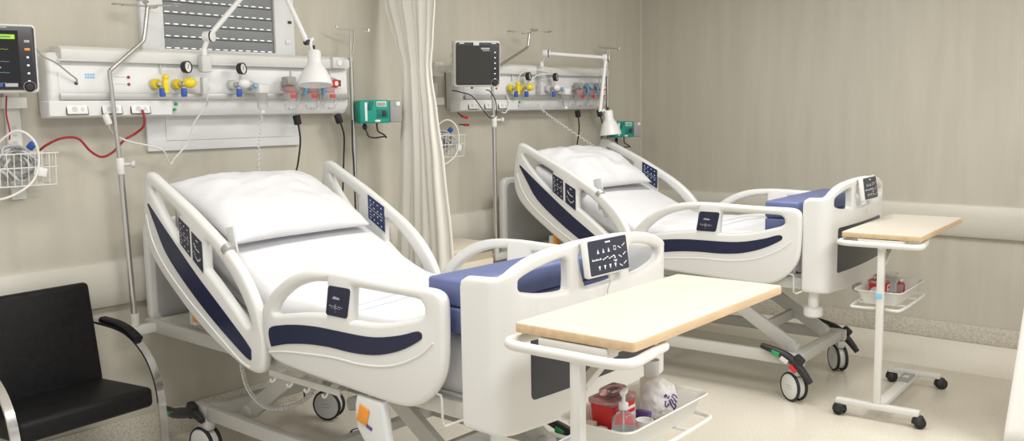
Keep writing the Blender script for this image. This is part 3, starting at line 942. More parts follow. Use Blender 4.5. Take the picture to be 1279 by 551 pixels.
humidifier(PDX, 1.028, 'white humidifier with clear bottle on the panel beyond the curtain')
def suction_unit(dx, x, red, label):
    root = thing('suction_unit', label, 'suction jar', (PX0+dx+x, -.1545, 1.748), 0, 'suction jars in front of the wall panels')
    b = MB()
    b.box((0, -.03, .022), (.062, .05, .046), 'pump_grey', .008); b.cyl((0, .01, .0), (0, -.01, 0), .012, 'steel', 12); b.cyl((.012, -.03, .04), (.012, -.03, .078), .005, 'steel_dull', 10)
    b.build('regulator', root)
    if red:
        b = MB(); disc(b, (.032, -.052, .012), .024, .010, 'red'); b.build('dial', root)['label'] = 'round red dial'
        b = MB(); disc(b, (.032, -.061, .012), .012, .004, 'lamp_white'); b.build('dial_face', root)
    else:
        b = MB(); b.cyl((-.024, -.055, .018), (-.024, -.068, .018), .010, 'sky_blue' if x > 1.3 else 'pump_grey', 14); b.build('knob', root)
    b = MB(); b.lathe([(.026, 0), (.033, -.006), (.033, -.022), (.030, -.026)], 'clear_red', (0, -.035, -.004), (0, 0, 1), 20); b.build('lid', root)['label'] = 'pinkish clear lid'
    b = MB(); b.lathe([(.029, 0), (.030, -.012), (.030, -.085), (.026, -.096), (0, -.098)], 'clear', (0, -.035, -.030), (0, 0, 1), 20); j = b.build('jar', root); j['label'] = 'clear jar'
    b = MB()
    for k in range(4): b.box((-.016+.010*k, -.0668, -.056), (.0075, .002, .022), 'red', .0005)
    b.lathe([(.0303, 0), (.0312, .001), (.0312, .003), (.0303, .004)], 'red', (0, -.035, -.036), (0, 0, 1), 24, caps=False)
    b.build('scale', j)['label'] = 'red scale marks'
    if x > 1.3:
        b = MB(); b.tube(spline([(-.052, -.030, .030), (-.044, -.045, .012), (-.046, -.055, -.020), (-.054, -.050, -.045)], 5), .0105, 'blue_hose', 10); b.build('vacuum_hose', root)['label'] = 'blue hose end'
    b = MB(); b.tube(spline([(.0, -.035, .0), (.028, -.06, -.01), (.045, -.06, -.06), (.03, -.045, -.115), (-.02, -.05, -.12)], 5), .0035, 'clear', 8); b.build('hose', root)
    return root
for dx, w in ((0, 'under the shuttered window'), (PDX, 'beyond the curtain')):
    suction_unit(dx, 1.23, False, 'suction jar nearest the humidifier, on the panel '+w)
    suction_unit(dx, 1.365, False, 'middle suction jar of three, on the panel '+w)
    suction_unit(dx, 1.485, True, 'suction jar with a red dial, on the panel '+w)

# ================================================================== EXAMINATION LAMPS
def exam_lamp(label, mount, joints, head, axis, size=.083):
    root = thing('examination_lamp', label, 'lamp', mount)
    O = Vector(mount); L = [Vector(p)-O for p in joints]
    b = MB(); b.box((0, 0, 0), (.052, .045, .080), 'panel_grey', .008); b.cyl((0, -.0, .03), (0, 0, .075), .014, 'lamp_white', 14)
    b.build('clamp', root)
    b = MB(); b.box((-.006, .004, -.105), (.032, .03, .085), 'panel_grey', .006); b.build('clamp_foot', root)
    b = MB(); b.tube([(0, 0, .07), L[0]], .012, 'lamp_white', 12); b.build('stem', root)
    for a, c in zip(L, L[1:]):
        b = MB(); b.tube([a, c], .0125, 'lamp_white', 12)
        b.build('arm', root)
    for p in L[:-1]:
        b = MB(); b.cyl(p+Vector((-.012, .020, 0)), p+Vector((.012, -.024, 0)), .026, 'lamp_white', 18, .004)
        b.lathe([(.0265, 0), (.0265, .008)], 'black_plastic', p+Vector((.006, -.012, 0)), (.45, -.85, 0), 18)
        b.build('joint', root)
    e = L[-1]; H = Vector(head)-O; ax = Vector(axis).normalized()
    b = MB(); b.tube(spline([e, e+Vector((.03, -.01, .02)), (e+H)/2+ax*(-.05), H-ax*.03], 5), .008, 'lamp_white', 10); b.cyl(e+Vector((0, .014, 0)), e+Vector((0, -.014, 0)), .014, 'black_plastic', 14); b.build('swivel', root)
    s = size
    b = MB()   # axis points out of the lamp mouth
    b.lathe([(0, -.070), (.026, -.070), (.033, -.062), (.034, -.010), (.040, .005), (.052, .02), (s*.86, .065), (s, .105), (s*.985, .106), (s*.84, .068), (.048, .026), (.02, .010)], 'lamp_white', H, ax, 32)
    sh = b.build('lamp_shade', root)
    b = MB(); b.ball(H+ax*.05, .032, 'lamp_white', 16); b.build('bulb', sh)
    b = MB(); b.cyl(H-ax*.068, H-ax*.095, .006, 'black_plastic', 10); b.build('switch', sh)['label'] = 'black switch'
    for k in range(4):
        pass
    return root
exam_lamp('white articulated lamp hanging over the near bed, its arm leaving the top of the picture', (2.46, -.182, 1.845), [(2.478, -.20, 1.975), (2.78, -.30, 2.34), (2.905, -.40, 1.955)], (2.915, -.44, 1.845), (-.10, -.12, -1), .088)
exam_lamp('white articulated lamp over the far bed, its upper arm level', (5.055, -.182, 1.86), [(5.035, -.24, 1.985), (5.545, -.38, 1.965), (5.44, -.40, 1.570)], (5.525, -.42, 1.520), (.05, -.08, -1), .080)

# ================================================================== PATIENT MONITORS
def patient_monitor(label, loc, rz, lit, tilt):
    root = thing('patient_monitor', label, 'patient monitor', loc, rz)
    W, H, D = .29, .277, .085
    T = lambda b: [setattr(v, 'co', Matrix.Rotation(tilt, 4, 'X') @ v.co) for v in b.bm.verts]
    b = MB(); b.box((0, .012, 0), (W, D, H), 'white_paint', .016, None, 3); b.box((0, .065, -.01), (W*.75, .05, H*.72), 'white_paint', .014); T(b); b.build('housing', root)
    b = MB(); mapped_plate(b, rect(-W/2+.010, -H/2+.013, W/2-.008, H/2-.009, .012), [], .010, 'monitor_bezel', lambda u, v, w: (u, -.031+w, v), .003, 2); T(b); bz = b.build('bezel', root)
    bz['label'] = 'black front bezel'
    b = MB()
    f = lambda u, v, e=0: (u, -.0366-e, v)
    def q(u0, v0, u1, v1, m, e=.0006): b.faces_from([f(u0, v0, e), f(u1, v0, e), f(u1, v1, e), f(u0, v1, e)], [(0, 1, 2, 3)], m, smooth=False)
    q(-.128, -.115, .078, .112, 'screen' if lit else 'screen_grey', 0)
    if lit:
        q(-.030, .078, .066, .096, 'lime'); q(-.02, .084, .05, .090, 'green', .0010)
        for k, v in enumerate((.055, .006, -.038, -.080)):
            q(-.030, v, .010-.008*(k % 2), v+.005, 'mark_grey'); q(-.11, v, -.06, v+.004, 'green')
            pts = []
            for i in range(26):
                s = i/25; y = .010*math.exp(-((s*5 % 1-.5)/.08)**2)-.004*math.exp(-((s*5 % 1-.62)/.06)**2)
                pts.append(Vector(f(-.12+.16*s, v-.018+y, .001)))
            b.tube(pts, .0007, 'lime' if k == 0 else ('mark_grey' if k != 2 else 'sky_blue'), 4)
        q(-.035, -.112, .012, -.098, 'blue'); q(.020, -.112, .066, -.098, 'mark_grey')
    else:
        q(.02, .088, .074, .098, 'mark_grey', .0004); q(.03, .078, .074, .084, 'pump_grey', .0004)
    T(b); b.build('screen', bz, recalc=False)
    b = MB()
    cols = ['mark_grey', 'orange', 'mark_white', 'mark_white', 'mark_white', 'mark_white'] if lit else ['mark_white']*6
    b = None
    for k, m in enumerate(cols):
        b = MB(); v = .070-.032*k
        sz = (.020, .010) if (lit and k < 2) else (.009, .008)
        b.box((.108, -.0375, v), (sz[0], .003, sz[1]), m, .001); T(b); b.build('button', bz)
    b = MB()
    b.box((.02 if lit else -.01, -.0372, .124), (.040, .002, .005), 'mark_grey', .0005)
    if not lit: b.box((-.10, -.0372, .124), (.03, .002, .005), 'mark_white', .0005); b.box((.10, -.0372, .124), (.03, .002, .004), 'mark_white', .0005); b.box((-.012, -.040, .122), (.036, .006, .022), 'panel_grey', .002)
    T(b); b.build('bezel_print', bz)
    b = MB(); b.lathe([(.020, .0), (.021, .004), (.018, .008), (.017, .006), (.015, .010), (0, .011)], 'black_plastic', (.108, -.035, -.112), (0, -1, 0), 22); b.lathe([(.0225, 0), (.0225, .003), (.0205, .003)], 'mark_grey', (.108, -.0355, -.112), (0, -1, 0), 22); T(b); b.build('dial_knob', bz)
    for k in range(3):
        b = MB(); b.box((-W/2-.002, .02, .05-.05*k), (.012, .03, .024), 'panel_grey', .003); T(b); b.build('module_port', root)
    return root
patient_monitor('patient monitor with lit green readings above the wire basket above the black chair', (1.515, -.205, 1.84), R(-16), True, R(2))
patient_monitor('dark switched off patient monitor beside the curtain', (4.195, -.36, 1.885), R(-33), False, R(5))

def monitor_mount(x, label, mon, dz=0):
    root = thing('monitor_mount', label, 'wall bracket', (x, 0, 0))
    b = MB(); b.box((0, -.012, 1.515), (.060, .022, .53), 'white_paint', .004)
    for k in range(3): b.box((0, -.024, 1.50+.03*k), (.018, .004, .012), 'panel_grey', .001)
    b.build('wall_rail', root)
    M = Vector(mon)-Vector((x, 0, 0))
    b = MB(); b.box((0, -.045, M.z-.02), (.075, .055, .09), 'white_paint', .008); b.tube([(0, -.05, M.z-.02), (M.x*.35, M.y*.45, M.z-.02)], .022, 'white_paint', 14); b.build('arm', root)
    b = MB(); b.box((-.005, -.045, 1.665), (.10, .045, .050), 'white_paint', .008); b.build('bracket', root)
    # wire basket
    b = MB(); z0, z1 = 1.315, 1.452; X0_, X1_ = -.20, .105; Ya, Yb = -.045, -.19
    for z, g in ((z1, 0), (z0+.002, .012), ((z0+z1)/2+.01, .006)):
        b.tube([(X0_+g, Ya, z), (X1_-g, Ya, z), (X1_-g, Yb+g, z), (X0_+g, Yb+g, z)], .0028, 'white_paint', 6, True)
    for k in range(11):
        xx = X0_+.012+(X1_-X0_-.024)*k/10
        b.tube([(xx, Yb, z1), (xx, Yb+.012, z0), (xx, Ya, z0), (xx, Ya, z1)], .0020, 'white_paint', 6)
    for k in range(1, 5):
        yy = Ya+(Yb-Ya)*k/5
        b.tube([(X0_, yy, z1), (X0_+.012, yy, z0), (X1_-.012, yy, z0), (X1_, yy, z1)], .0020, 'white_paint', 6)
    b.bar((0, -.02, 1.43), (0, -.05, 1.43), .05, .03, 'white_paint', .004)
    b.build('wire_basket', root)
    return root
monitor_mount(1.632, 'white wall bracket with wire basket under the lit monitor', (1.515, -.16, 1.84))
monitor_mount(4.165, 'white wall bracket with wire basket beside the curtain', (4.235, -.30, 1.885))
def cable_bundle(x, label, seed):
    rnd = random.Random(seed)
    root = thing('cable_bundle', label, 'cables', (x, 0, 0))
    for k in range(7):
        b = MB(); pts = []
        cx, cy, cz = -.05+rnd.uniform(-.02, .02), -.118+rnd.uniform(-.012, .012), 1.405+rnd.uniform(-.01, .03)
        rx, rz_ = rnd.uniform(.06, .11), rnd.uniform(.045, .065); ph = rnd.uniform(0, 6)
        for i in range(46):
            a = ph+2*PI*1.6*i/45
            pts.append((cx+rx*math.cos(a)*(.8+.2*math.sin(2.3*a)), cy+.035*math.sin(1.7*a+k), max(1.325, cz+rz_*math.sin(a))))
        b.tube(pts, .0055, 'tube_grey' if k % 3 else 'panel_grey', 8)
        b.build('cable', root)
    b = MB(); b.tube(spline([(-.16, -.10, 1.44), (-.06, -.165, 1.545), (.0, -.205, 1.51), (.012, -.215, 1.42), (-.03, -.225, 1.33), (-.14, -.225, 1.275), (-.25, -.20, 1.28)], 8), .0050, 'white_paint', 8); b.build('hose', root)['label'] = 'looping white hose'
    b = MB(); b.cyl((-.055+.065, -.13, 1.47), (-.04+.065, -.145, 1.495), .015, 'blue', 14, .004); b.build('plug', root)['label'] = 'blue plug'
    b = MB(); b.box((.02, -.205, 1.375), (.052, .004, .036), 'panel_white', .001, (0, R(14), R(4))); b.build('paper_label', root)
    return root
cable_bundle(1.632, 'coiled grey cables filling the wire basket above the black chair', 3)
cable_bundle(4.165, 'coiled grey cables filling the wire basket beside the curtain', 8)

# ================================================================== POLES
def iv_pole(label, pts, collar, topdir):
    root = thing('infusion_pole', label, 'infusion pole', pts[0])
    O = Vector(pts[0]); P = [Vector(p)-O for p in pts]
    b = MB(); b.tube([P[0], P[1]], .0135, 'steel', 14); b.build('lower_tube', root)
    b = MB(); b.tube(spline([P[1], (P[1]*.4+P[2]*.6), P[2]*.985+P[1]*.015, P[2]*.95+P[3]*.05, P[2]*.5+P[3]*.5, P[3]*.93+P[2]*.07, P[3]*.97+P[4]*.03+Vector((0, 0, .008)), P[3]*.6+P[4]*.4, P[4]], 6), .0098, 'steel', 12); b.build('upper_tube', root)
    b = MB(); d = (P[1]-P[0]).normalized(); b.cyl(P[1]-d*.045, P[1]+d*.03, .019, 'white_paint', 18, .004); b.build('collar', root)
    b = MB(); b.cyl(P[1]+Vector((.01, -.01, 0)), P[1]+Vector((.042, -.03, 0)), .008, 'panel_grey', 12); b.cyl(P[1]+Vector((.038, -.028, 0)), P[1]+Vector((.052, -.036, 0)), .016, 'panel_grey', 14, .003); b.build('clamp_knob', root)
    t = Vector(topdir).normalized(); s = Vector((0, 0, 1)).cross(t)
    for v in (t, -t, s, -s):
        e = P[4]
        loop = [e, e+v*.05+Vector((0, 0, .004)), e+v*.105+Vector((0, 0, .006))]
        c = e+v*.128+Vector((0, 0, .004)); w = Vector((0, 0, 1)).cross(v)
        loop += [c+(-v*math.cos(a)+w*math.sin(a))*.022+Vector((0, 0, .010*a/6)) for a in [.3+.45*k for k in range(12)]]
        b = MB(); b.tube(loop, .0045, 'steel', 8); b.build('hook', root)
    return root
iv_pole('bent steel infusion pole at the head of the near bed, crossing the first wall panel', [(2.03, -.18, .645), (2.010, -.18, 1.385), (1.988, -.18, 1.80), (2.160, -.18, 1.945), (2.187, -.18, 2.098)], 0, (.8, -.6, 0))
def bed_point(bed, x, y, z):
    a = bed[3]; return (bed[0]+x*math.cos(a)-y*math.sin(a), bed[1]+x*math.sin(a)+y*math.cos(a), z)
q = bed_point(BED2, -.600, -.18, .685)
iv_pole('bent steel infusion pole at the head of the far bed, behind the dark monitor', [q, (q[0]+.002, q[1], 1.54), (q[0]-.004, q[1]+.01, 1.852), (4.872, -.21, 2.022), (4.892, -.21, 2.118)], 0, (.8, -.6, 0))

def pump_pole(dx, label):
    x = PX0+PW+.045+dx
    root = thing('pump_stand', label, 'infusion stand', (x, -.10, 0))
    b = MB(); b.cyl((0, 0, .03), (0, 0, 1.895), .0125, 'steel', 14); b.build('tube', root)
    b = MB(); b.cyl((0, 0, 1.89), (0, 0, 1.99), .007, 'steel', 10); b.cyl((0, 0, 1.885), (0, 0, 1.91), .016, 'steel_dull', 14); b.build('rod', root)
    b = MB(); b.tube([(.012, 0, 1.93), (.028, -.0, 2.0), (.030, 0, 2.06)], .005, 'steel', 8); b.tube([(0, 0, 1.99), (.004, 0, 2.06)], .005, 'steel', 8); b.tube([(-.055, .02, 2.068), (.09, -.03, 2.062)], .005, 'steel', 8)
    b.tube(spline([(-.055, .02, 2.068), (-.072, .026, 2.075), (-.078, .028, 2.09)], 4), .005, 'steel', 8); b.tube(spline([(.09, -.03, 2.062), (.105, -.036, 2.055), (.11, -.038, 2.075)], 4), .005, 'steel', 8)
    b.build('hanger', root)
    b = MB()
    for k in range(5):
        a = 2*PI*k/5+.3; r = .16 if math.sin(a) < .2 else .075
        b.bar((0, 0, .035), (math.cos(a)*r, math.sin(a)*r, .018), .03, .02, 'steel_dull', .004)
    b.cyl((0, 0, .0), (0, 0, .05), .03, 'steel_dull', 16, .004)
    b.build('foot', root)
    return root
pump_pole(0, 'upright steel stand at the end of the panel under the window')
pump_pole(PDX, 'upright steel stand in the corner by the right wall')
def infusion_pump(label, loc, rz, s=1.0):
    root = thing('infusion_pump', label, 'infusion pump', loc, rz); root.scale = (s, s, s)
    b = MB(); b.box((-.035, 0, 0), (.175, .13, .130), 'teal', .010, None, 3); b.build('body', root)['label'] = 'green casing'
    b = MB(); b.box((.088, -.004, .0), (.070, .12, .124), 'pump_grey', .008); b.build('side_block', root)['label'] = 'grey end block'
    b = MB(); b.box((.100, -.066, .042), (.024, .006, .024), 'panel_white', .003); b.build('button', root)
    b = MB(); b.box((.004, -.066, .042), (.056, .006, .030), 'panel_white', .002); b.box((.004, -.069, .042), (.046, .004, .020), 'lcd', .001); b.build('display', root)
    b = MB(); b.box((.010, -.066, -.012), (.066, .005, .048), 'teal_dark', .004); b.box((.018, -.071, -.010), (.022, .006, .030), 'black_plastic', .002); b.build('keypad', root)
    b = MB(); b.box((-.085, -.066, .0), (.014, .004, .104), 'panel_white', .001); b.box((-.02, -.066, -.052), (.03, .004, .012), 'panel_white', .001); b.build('label_strip', root)
    b = MB(); b.box((-.058, -.068, .035), (.022, .012, .05), 'teal_dark', .004, (0, R(20), 0)); b.build('lever', root)
    b = MB(); b.box((-.1075, .040, 0), (.028, .035, .05), 'steel_dull', .005); b.build('pole_clamp', root)
    b = MB(); b.tube(spline([(-.085, -.02, -.064), (-.085, -.02, -.085), (-.075, -.02, -.115), (-.065, -.03, -.14), (-.03, -.035, -.148), (.02, -.035, -.142), (.035, -.035, -.148), (.02, -.03, -.130), (-.01, -.02, -.11), (-.015, -.02, -.066)], 6), .0045, 'black_rubber', 8); b.ball((-.085, -.02, -.085), .014, 'black_rubber', 10, (1, 1, 1.3)); b.build('cable', root)['label'] = 'short black cable'
    return root
infusion_pump('green infusion pump on the upright stand beside the curtain', (PX0+PW+.045+.108, -.195, 1.605), R(-28), 1.0)
infusion_pump('green infusion pump on the corner stand above the far bed', (PX0+PW+.045+PDX+.101, -.19, 1.44), R(-28), .95)

# ================================================================== CURTAIN AND SOFT THINGS
def curtain():
    # edge positions in Y at several heights: gathered by a tie at about 1.85 m
    keys = [(.06, -.61, -.055), (.5, -.595, -.070), (.85, -.575, -.095), (1.3, -.53, -.135), (1.6, -.485, -.165), (1.80, -.452, -.185), (1.86, -.448, -.185), (2.0, -.470, -.130), (2.25, -.50, -.035), (2.6, -.53, -.012), (2.94, -.54, -.012)]
    def ed(z):
        for a, c in zip(keys, keys[1:]):
            if z <= c[0]:
                t = (z-a[0])/(c[0]-a[0]); t = t*t*(3-2*t)*.5+t*.5
                return a[1]+(c[1]-a[1])*t, a[2]+(c[2]-a[2])*t
        return keys[-1][1:]
    nz, ny = 80, 110; vs = []; fs = []
    for j in range(nz+1):
        z = .06+(2.94-.06)*j/nz
        a, c = ed(z)
        pinch = math.exp(-((z-1.84)/.16)**2)
        for i in range(ny+1):
            t = i/ny; y = a+(c-a)*t
            ph = t*2*PI*3.4+.5*math.sin(z*1.7)+.35*math.sin(z*3.1+t*4)
            amp = .013*(1-.25*pinch)*(1 if z < 1.84 else .85)
            x = 3.735+amp*math.sin(ph)+.010*math.sin(ph*2.3+z*2)+.02*math.sin(t*PI)*-1
            vs.append((x, y+.008*math.cos(ph), z))
    for j in range(nz):
        for i in range(ny):
            k = j*(ny+1)+i; fs.append((k, k+1, k+ny+2, k+ny+1))
    b = MB(); b.faces_from(vs, fs, 'curtain_cloth')
    o = b.build('curtain', auto=False); md = o.modifiers.new('t', 'SOLIDIFY'); md.thickness = .004
    tag(o, 'cream privacy curtain gathered against the wall between the two beds', 'curtain')
    return o
curtain()

def near_cloth():
    """white cloth hanging at the right, only its flared lower edge is in view"""
    fwx, fwy = .753, .6475
    vs = []; fs = []; nz, nx = 30, 60
    for j in range(nz+1):
        z = .03+1.9*j/nz
        for i in range(nx+1):
            t = i/nx
            flare = .24*max(0, 1-z/1.9)**1.1
            x0 = 4.775-flare*.62; y0 = -3.395+flare*.55
            L = 1.05
            ph = t*2*PI*4.5+.4*math.sin(z*1.3)
            x = x0+t*L*.30+.018*math.sin(ph); y = y0-t*L*.95+.012*math.cos(ph)
            vs.append((x, y, z))
    for j in range(nz):
        for i in range(nx):
            k = j*(nx+1)+i; fs.append((k, k+1, k+nx+2, k+nx+1))
    b = MB(); b.faces_from(vs, fs, 'sheet_white')
    o = b.build('screen_cloth', auto=False); md = o.modifiers.new('t', 'SOLIDIFY'); md.thickness = .006
    root = thing('privacy_screen', 'edge of a white cloth screen standing beyond the far table', 'privacy screen', (0, 0, 0))
    o.parent = root
    b = MB(); b.tube([(4.735, -3.36, 1.94), (5.06, -4.36, 1.94)], .014, 'white_paint', 12); b.build('top_bar', root)
    for p in ((4.78, -3.42), (5.03, -4.30)):
        b = MB(); b.tube([(p[0]+.03, p[1], 1.94), (p[0]+.03, p[1], .03)], .014, 'white_paint', 12); b.bar((p[0]-.03, p[1], .016), (p[0]+.22, p[1], .016), .04, .03, 'white_paint', .006); b.build('leg', root)
near_cloth()

# ================================================================== BEDSIDE CABINET
c = thing('bedside_cabinet', 'cream bedside cabinet behind the curtain at the head of the far bed', 'bedside cabinet', (4.06, -.25, 0))
b = MB(); b.box((0, .015, .40), (.42, .33, .66), 'cream_paint', .006); b.build('body', c)
b = MB(); mapped_plate(b, rect(-.235, -.205, .235, .185, .05), [], .028, 'cream_paint', lambda u, v, w: (u, v, .765+w), .006, 2); b.build('top', c)
b = MB(); b.box((-.105, .165, .805), (.25, .03, .06), 'cream_paint', .006); b.build('upstand', c)
for z, h in ((.60, .17), (.29, .40)):
    b = MB(); b.box((0, -.155, z), (.40, .016, h), 'cream_paint', .004); d = b.build('drawer' if z > .5 else 'door', c)
    b = MB(); b.tube([(-.05, -.162, z+.03), (-.05, -.185, z+.03), (.05, -.185, z+.03), (.05, -.162, z+.03)], .005, 'steel', 8); b.build('handle', d)
for sx in (-.17, .17):
    for sy in (-.12, .14):
        b = MB(); b.cyl((sx-.010, sy, .026), (sx+.010, sy, .026), .026, 'black_rubber', 18, .004); b.cyl((sx, sy, .03), (sx, sy, .075), .008, 'steel_dull', 10); b.build('caster', c)

# ================================================================== OVERBED TABLES
def overbed_table(label, loc, rz, zt, marks, drop, dx, dy):
    root = thing('overbed_table', label, 'overbed table', loc, rz)
    L0, L1, HWD = -.030, .885, .1925
    b = MB(); mapped_plate(b, rect(L0, -HWD, L1, HWD, .012), [], .0255, 'laminate_edge', lambda u, v, w: (u, v, zt-.0138+w), .003, 2)
    top = b.build('tabletop', root)
    b = MB(); mapped_plate(b, rect(L0+.002, -HWD+.002, L1-.002, HWD-.002, .011), [], .003, 'laminate', lambda u, v, w: (u, v, zt-.0012+w), .0008, 1); b.build('laminate_face', top)['label'] = 'pale cream laminate face'
    # U shaped push handle
    path = spline([(.16, .170, zt-.052), (.03, .190, zt-.050), (-.035, .196, zt-.050), (-.066, .178, zt-.050), (-.078, .13, zt-.050), (-.078, 0, zt-.050), (-.078, -.13, zt-.050), (-.066, -.178, zt-.050), (-.035, -.196, zt-.050), (.03, -.190, zt-.050), (.16, -.170, zt-.052)], 6)
    b = MB(); b.tube(path, .0145, 'white_paint', 14); b.build('handle', root)
    b = MB()
    b.bar((-.02, .10, zt-.038), (.62, .10, zt-.038), .03, .022, 'white_paint', .004); b.bar((-.02, -.10, zt-.038), (.62, -.10, zt-.038), .03, .022, 'white_paint', .004)
    b.bar((0, -.11, zt-.045), (0, .11, zt-.045), .06, .03, 'white_paint', .004); b.bar((.60, -.11, zt-.040), (.60, .11, zt-.040), .03, .02, 'white_paint', .004)
    b.build('top_frame', root)
    b = MB(); b.bar((.02, 0, zt-.16), (.26, 0, zt-.045), .03, .022, 'white_paint', .004); b.build('strut', root)
    b = MB(); b.bar((0, 0, .06), (0, 0, zt-.05), .032, .034, 'white_paint', .005, (0, 1, 0)); po = b.build('post', root)
    if marks:
        b = MB(); b.box((-.0, 0, zt-.340), (.0385, .0365, .008), 'mark_blue', .001, (R(0), 0, 0)); 
        b.build('tape', po)['label'] = 'blue tape round the post'
    else:
        b = MB(); b.box((-.018, .004, zt-.315), (.008, .036, .026), 'sky_blue', .003, (0, 0, R(8))); b.build('tape', po)['label'] = 'blue tape on the post'
    b = MB(); b.bar((0, -.205, .072), (0, .205, .072), .045, .030, 'white_paint', .006); b.build('foot_bar', root)
    b = MB(); b.bar((.735, -.140, .072), (.735, .140, .072), .040, .028, 'white_paint', .006); b.build('foot_bar', root)
    b = MB(); b.bar((0, 0, .066), (.735, 0, .066), .055, .030, 'white_paint', .006); b.build('centre_beam', root)
    b = MB(); b.box((.56, 0, .086), (.15, .062, .012), 'pump_grey', .004); b.box((.56, 0, .093), (.05, .03, .004), 'panel_grey', .001); b.build('lock_plate', root)['label'] = 'grey lock plate'
    for (x, y, a) in ((-.005, -.195, .4), (-.005, .195, -.3), (.738, -.132, .8), (.738, .132, .2)):
        M = Matrix.Translation((x, y, 0)) @ Matrix.Rotation(a, 4, 'Z')
        b = MB()
        for s in (-1, 1): b.lathe([(0, -.010), (.026, -.010), (.029, -.006), (.029, .006), (.026, .010), (0, .010)], 'black_rubber', (s*.015, -.012, .0295), (1, 0, 0), 22)
        b.lathe([(.0, .038), (.022, .036), (.032, .018), (.034, .0), (.030, .0)], 'black_plastic', (0, -.008, .024), (0, 0, 1), 18)
        b.cyl((0, 0, .05), (0, 0, .064), .009, 'steel_dull', 10)
        for v in b.bm.verts: v.co = M @ v.co
        b.build('caster', root)['label'] = 'black twin caster'
    # holder for a tray on the post
    zh = zt-drop
    b = MB()
    b.tube(spline([(.024, -.02, zh), (.06+dx, -.09+dy, zh), (.11+dx, -.122+dy, zh), (.5+dx, -.122+dy, zh), (.575+dx, -.10+dy, zh), (.58+dx, dy, zh), (.575+dx, .10+dy, zh), (.5+dx, .122+dy, zh), (.11+dx, .122+dy, zh), (.06+dx, .09+dy, zh), (.024, .02, zh)], 5), .0075, 'white_paint', 10)
    for x in (.20, .42): b.tube([(x+dx, -.12+dy, zh), (x+dx, .12+dy, zh)], .005, 'white_paint', 8)
    b.bar((.018, 0, zh), (.075+dx, dy*.5, zh), .03, .012, 'white_paint', .003)
    b.build('tray_holder', root)
    return root
mat('mark_blue', (.20, .28, .55), .5)
T1 = (1.922, -2.805, 0, R(1.5)); T2 = (4.655, -2.664, 0, R(3.4)); Z1, Z2 = 1.020, .962; D1, D2 = .362, .388
overbed_table('wheeled overbed table in front of the near footboard, with a blue taped post', T1[:3], T1[3], Z1, True, D1, -.03, 0)
overbed_table('wheeled overbed table beside the right wall, its four black casters in view', T2[:3], T2[3], Z2, False, D2, -.05, .03)

def at(T, x, y, z): return (T[0]+x*math.cos(T[3])-y*math.sin(T[3]), T[1]+x*math.sin(T[3])+y*math.cos(T[3]), z)
def tray(label, T, zt, dx, dy):
    z0 = zt+.0085
    b = MB(); x0, x1, y0, y1, h = .10, .555, -.112, .112, .075
    rings = [(.030, z0+.001, .018), (.004, z0+.001+h*.9, .028), (-.008, z0+h, .034), (-.010, z0+h-.004, .035), (-.006, z0+h-.004, .033), (.008, z0+h*.85, .026), (.033, z0+.005, .016)]
    n = None; vs = []; fs = []
    for (ins, z, r) in rings:
        rr = rect(x0+ins, y0+ins, x1-ins, y1-ins, r, 5); n = len(rr)
        vs += [(u, v, z) for u, v in rr]
    for k in range(len(rings)-1):
        for i in range(n):
            j = (i+1) % n; fs.append((k*n+i, k*n+j, (k+1)*n+j, (k+1)*n+i))
    fs.append(tuple(range(n))); fs.append(tuple((len(rings)-1)*n+i for i in range(n)))
    b.faces_from([(v[0]-.33, v[1], v[2]-z0) for v in vs], fs, 'white_paint')
    o = b.build('tray'); o.location = at(T, .33+dx, dy, z0); o.rotation_euler = (0, 0, T[3])
    return tag(o, label, 'tray', None)
tray('white plastic tray under the nearer overbed table, holding a red bin', T1, Z1-D1, -.03, 0)
tray('white plastic tray under the farther overbed table by the wall', T2, Z2-D2, -.05, .03)
T2B = (*at(T2, -.05, .03, 0)[:2], 0, T2[3])
TB1, TB2 = Z1-D1+.0150, Z2-D2+.0150

def sharps_bin(label, loc, rz, s):
    root = thing('sharps_container', label, 'sharps bin', loc, rz); root.scale = (s, s, s)
    b = MB(); vs = []
    for z, k in ((0, .86), (.095, 1.0)):
        vs += [(u*k, v*k, z) for u, v in rect(-.062, -.045, .062, .045, .012, 4)]
    n = len(vs)//2
    b.faces_from(vs, [tuple(range(n)), tuple(range(n, 2*n))]+[(i, (i+1) % n, n+(i+1) % n, n+i) for i in range(n)], 'red'); b.build('bin', root)
    b = MB(); mapped_plate(b, rect(-.068, -.050, .068, .050, .014), [], .016, 'clear_red', lambda u, v, w: (u, v, .104+w), .004, 2)
    b.box((.0, -.0, .126), (.085, .055, .028), 'clear_red', .010); b.build('lid', root)['label'] = 'clear pinkish lid'
    b = MB(); b.box((.024, -.0462, .06), (.055, .004, .040), 'panel_white', .002, (R(4), 0, 0)); b.box((.024, -.0485, .066), (.045, .003, .012), 'red', .001, (R(4), 0, 0)); b.build('paper_label', root)
    return root
sharps_bin('red sharps bin with clear lid in the tray of the nearer table', at(T1, .225, .036, TB1), T1[3], .95)
sharps_bin('red sharps bin in the tray of the farther table', at(T2B, .272, .038, TB2), T2[3], .90)
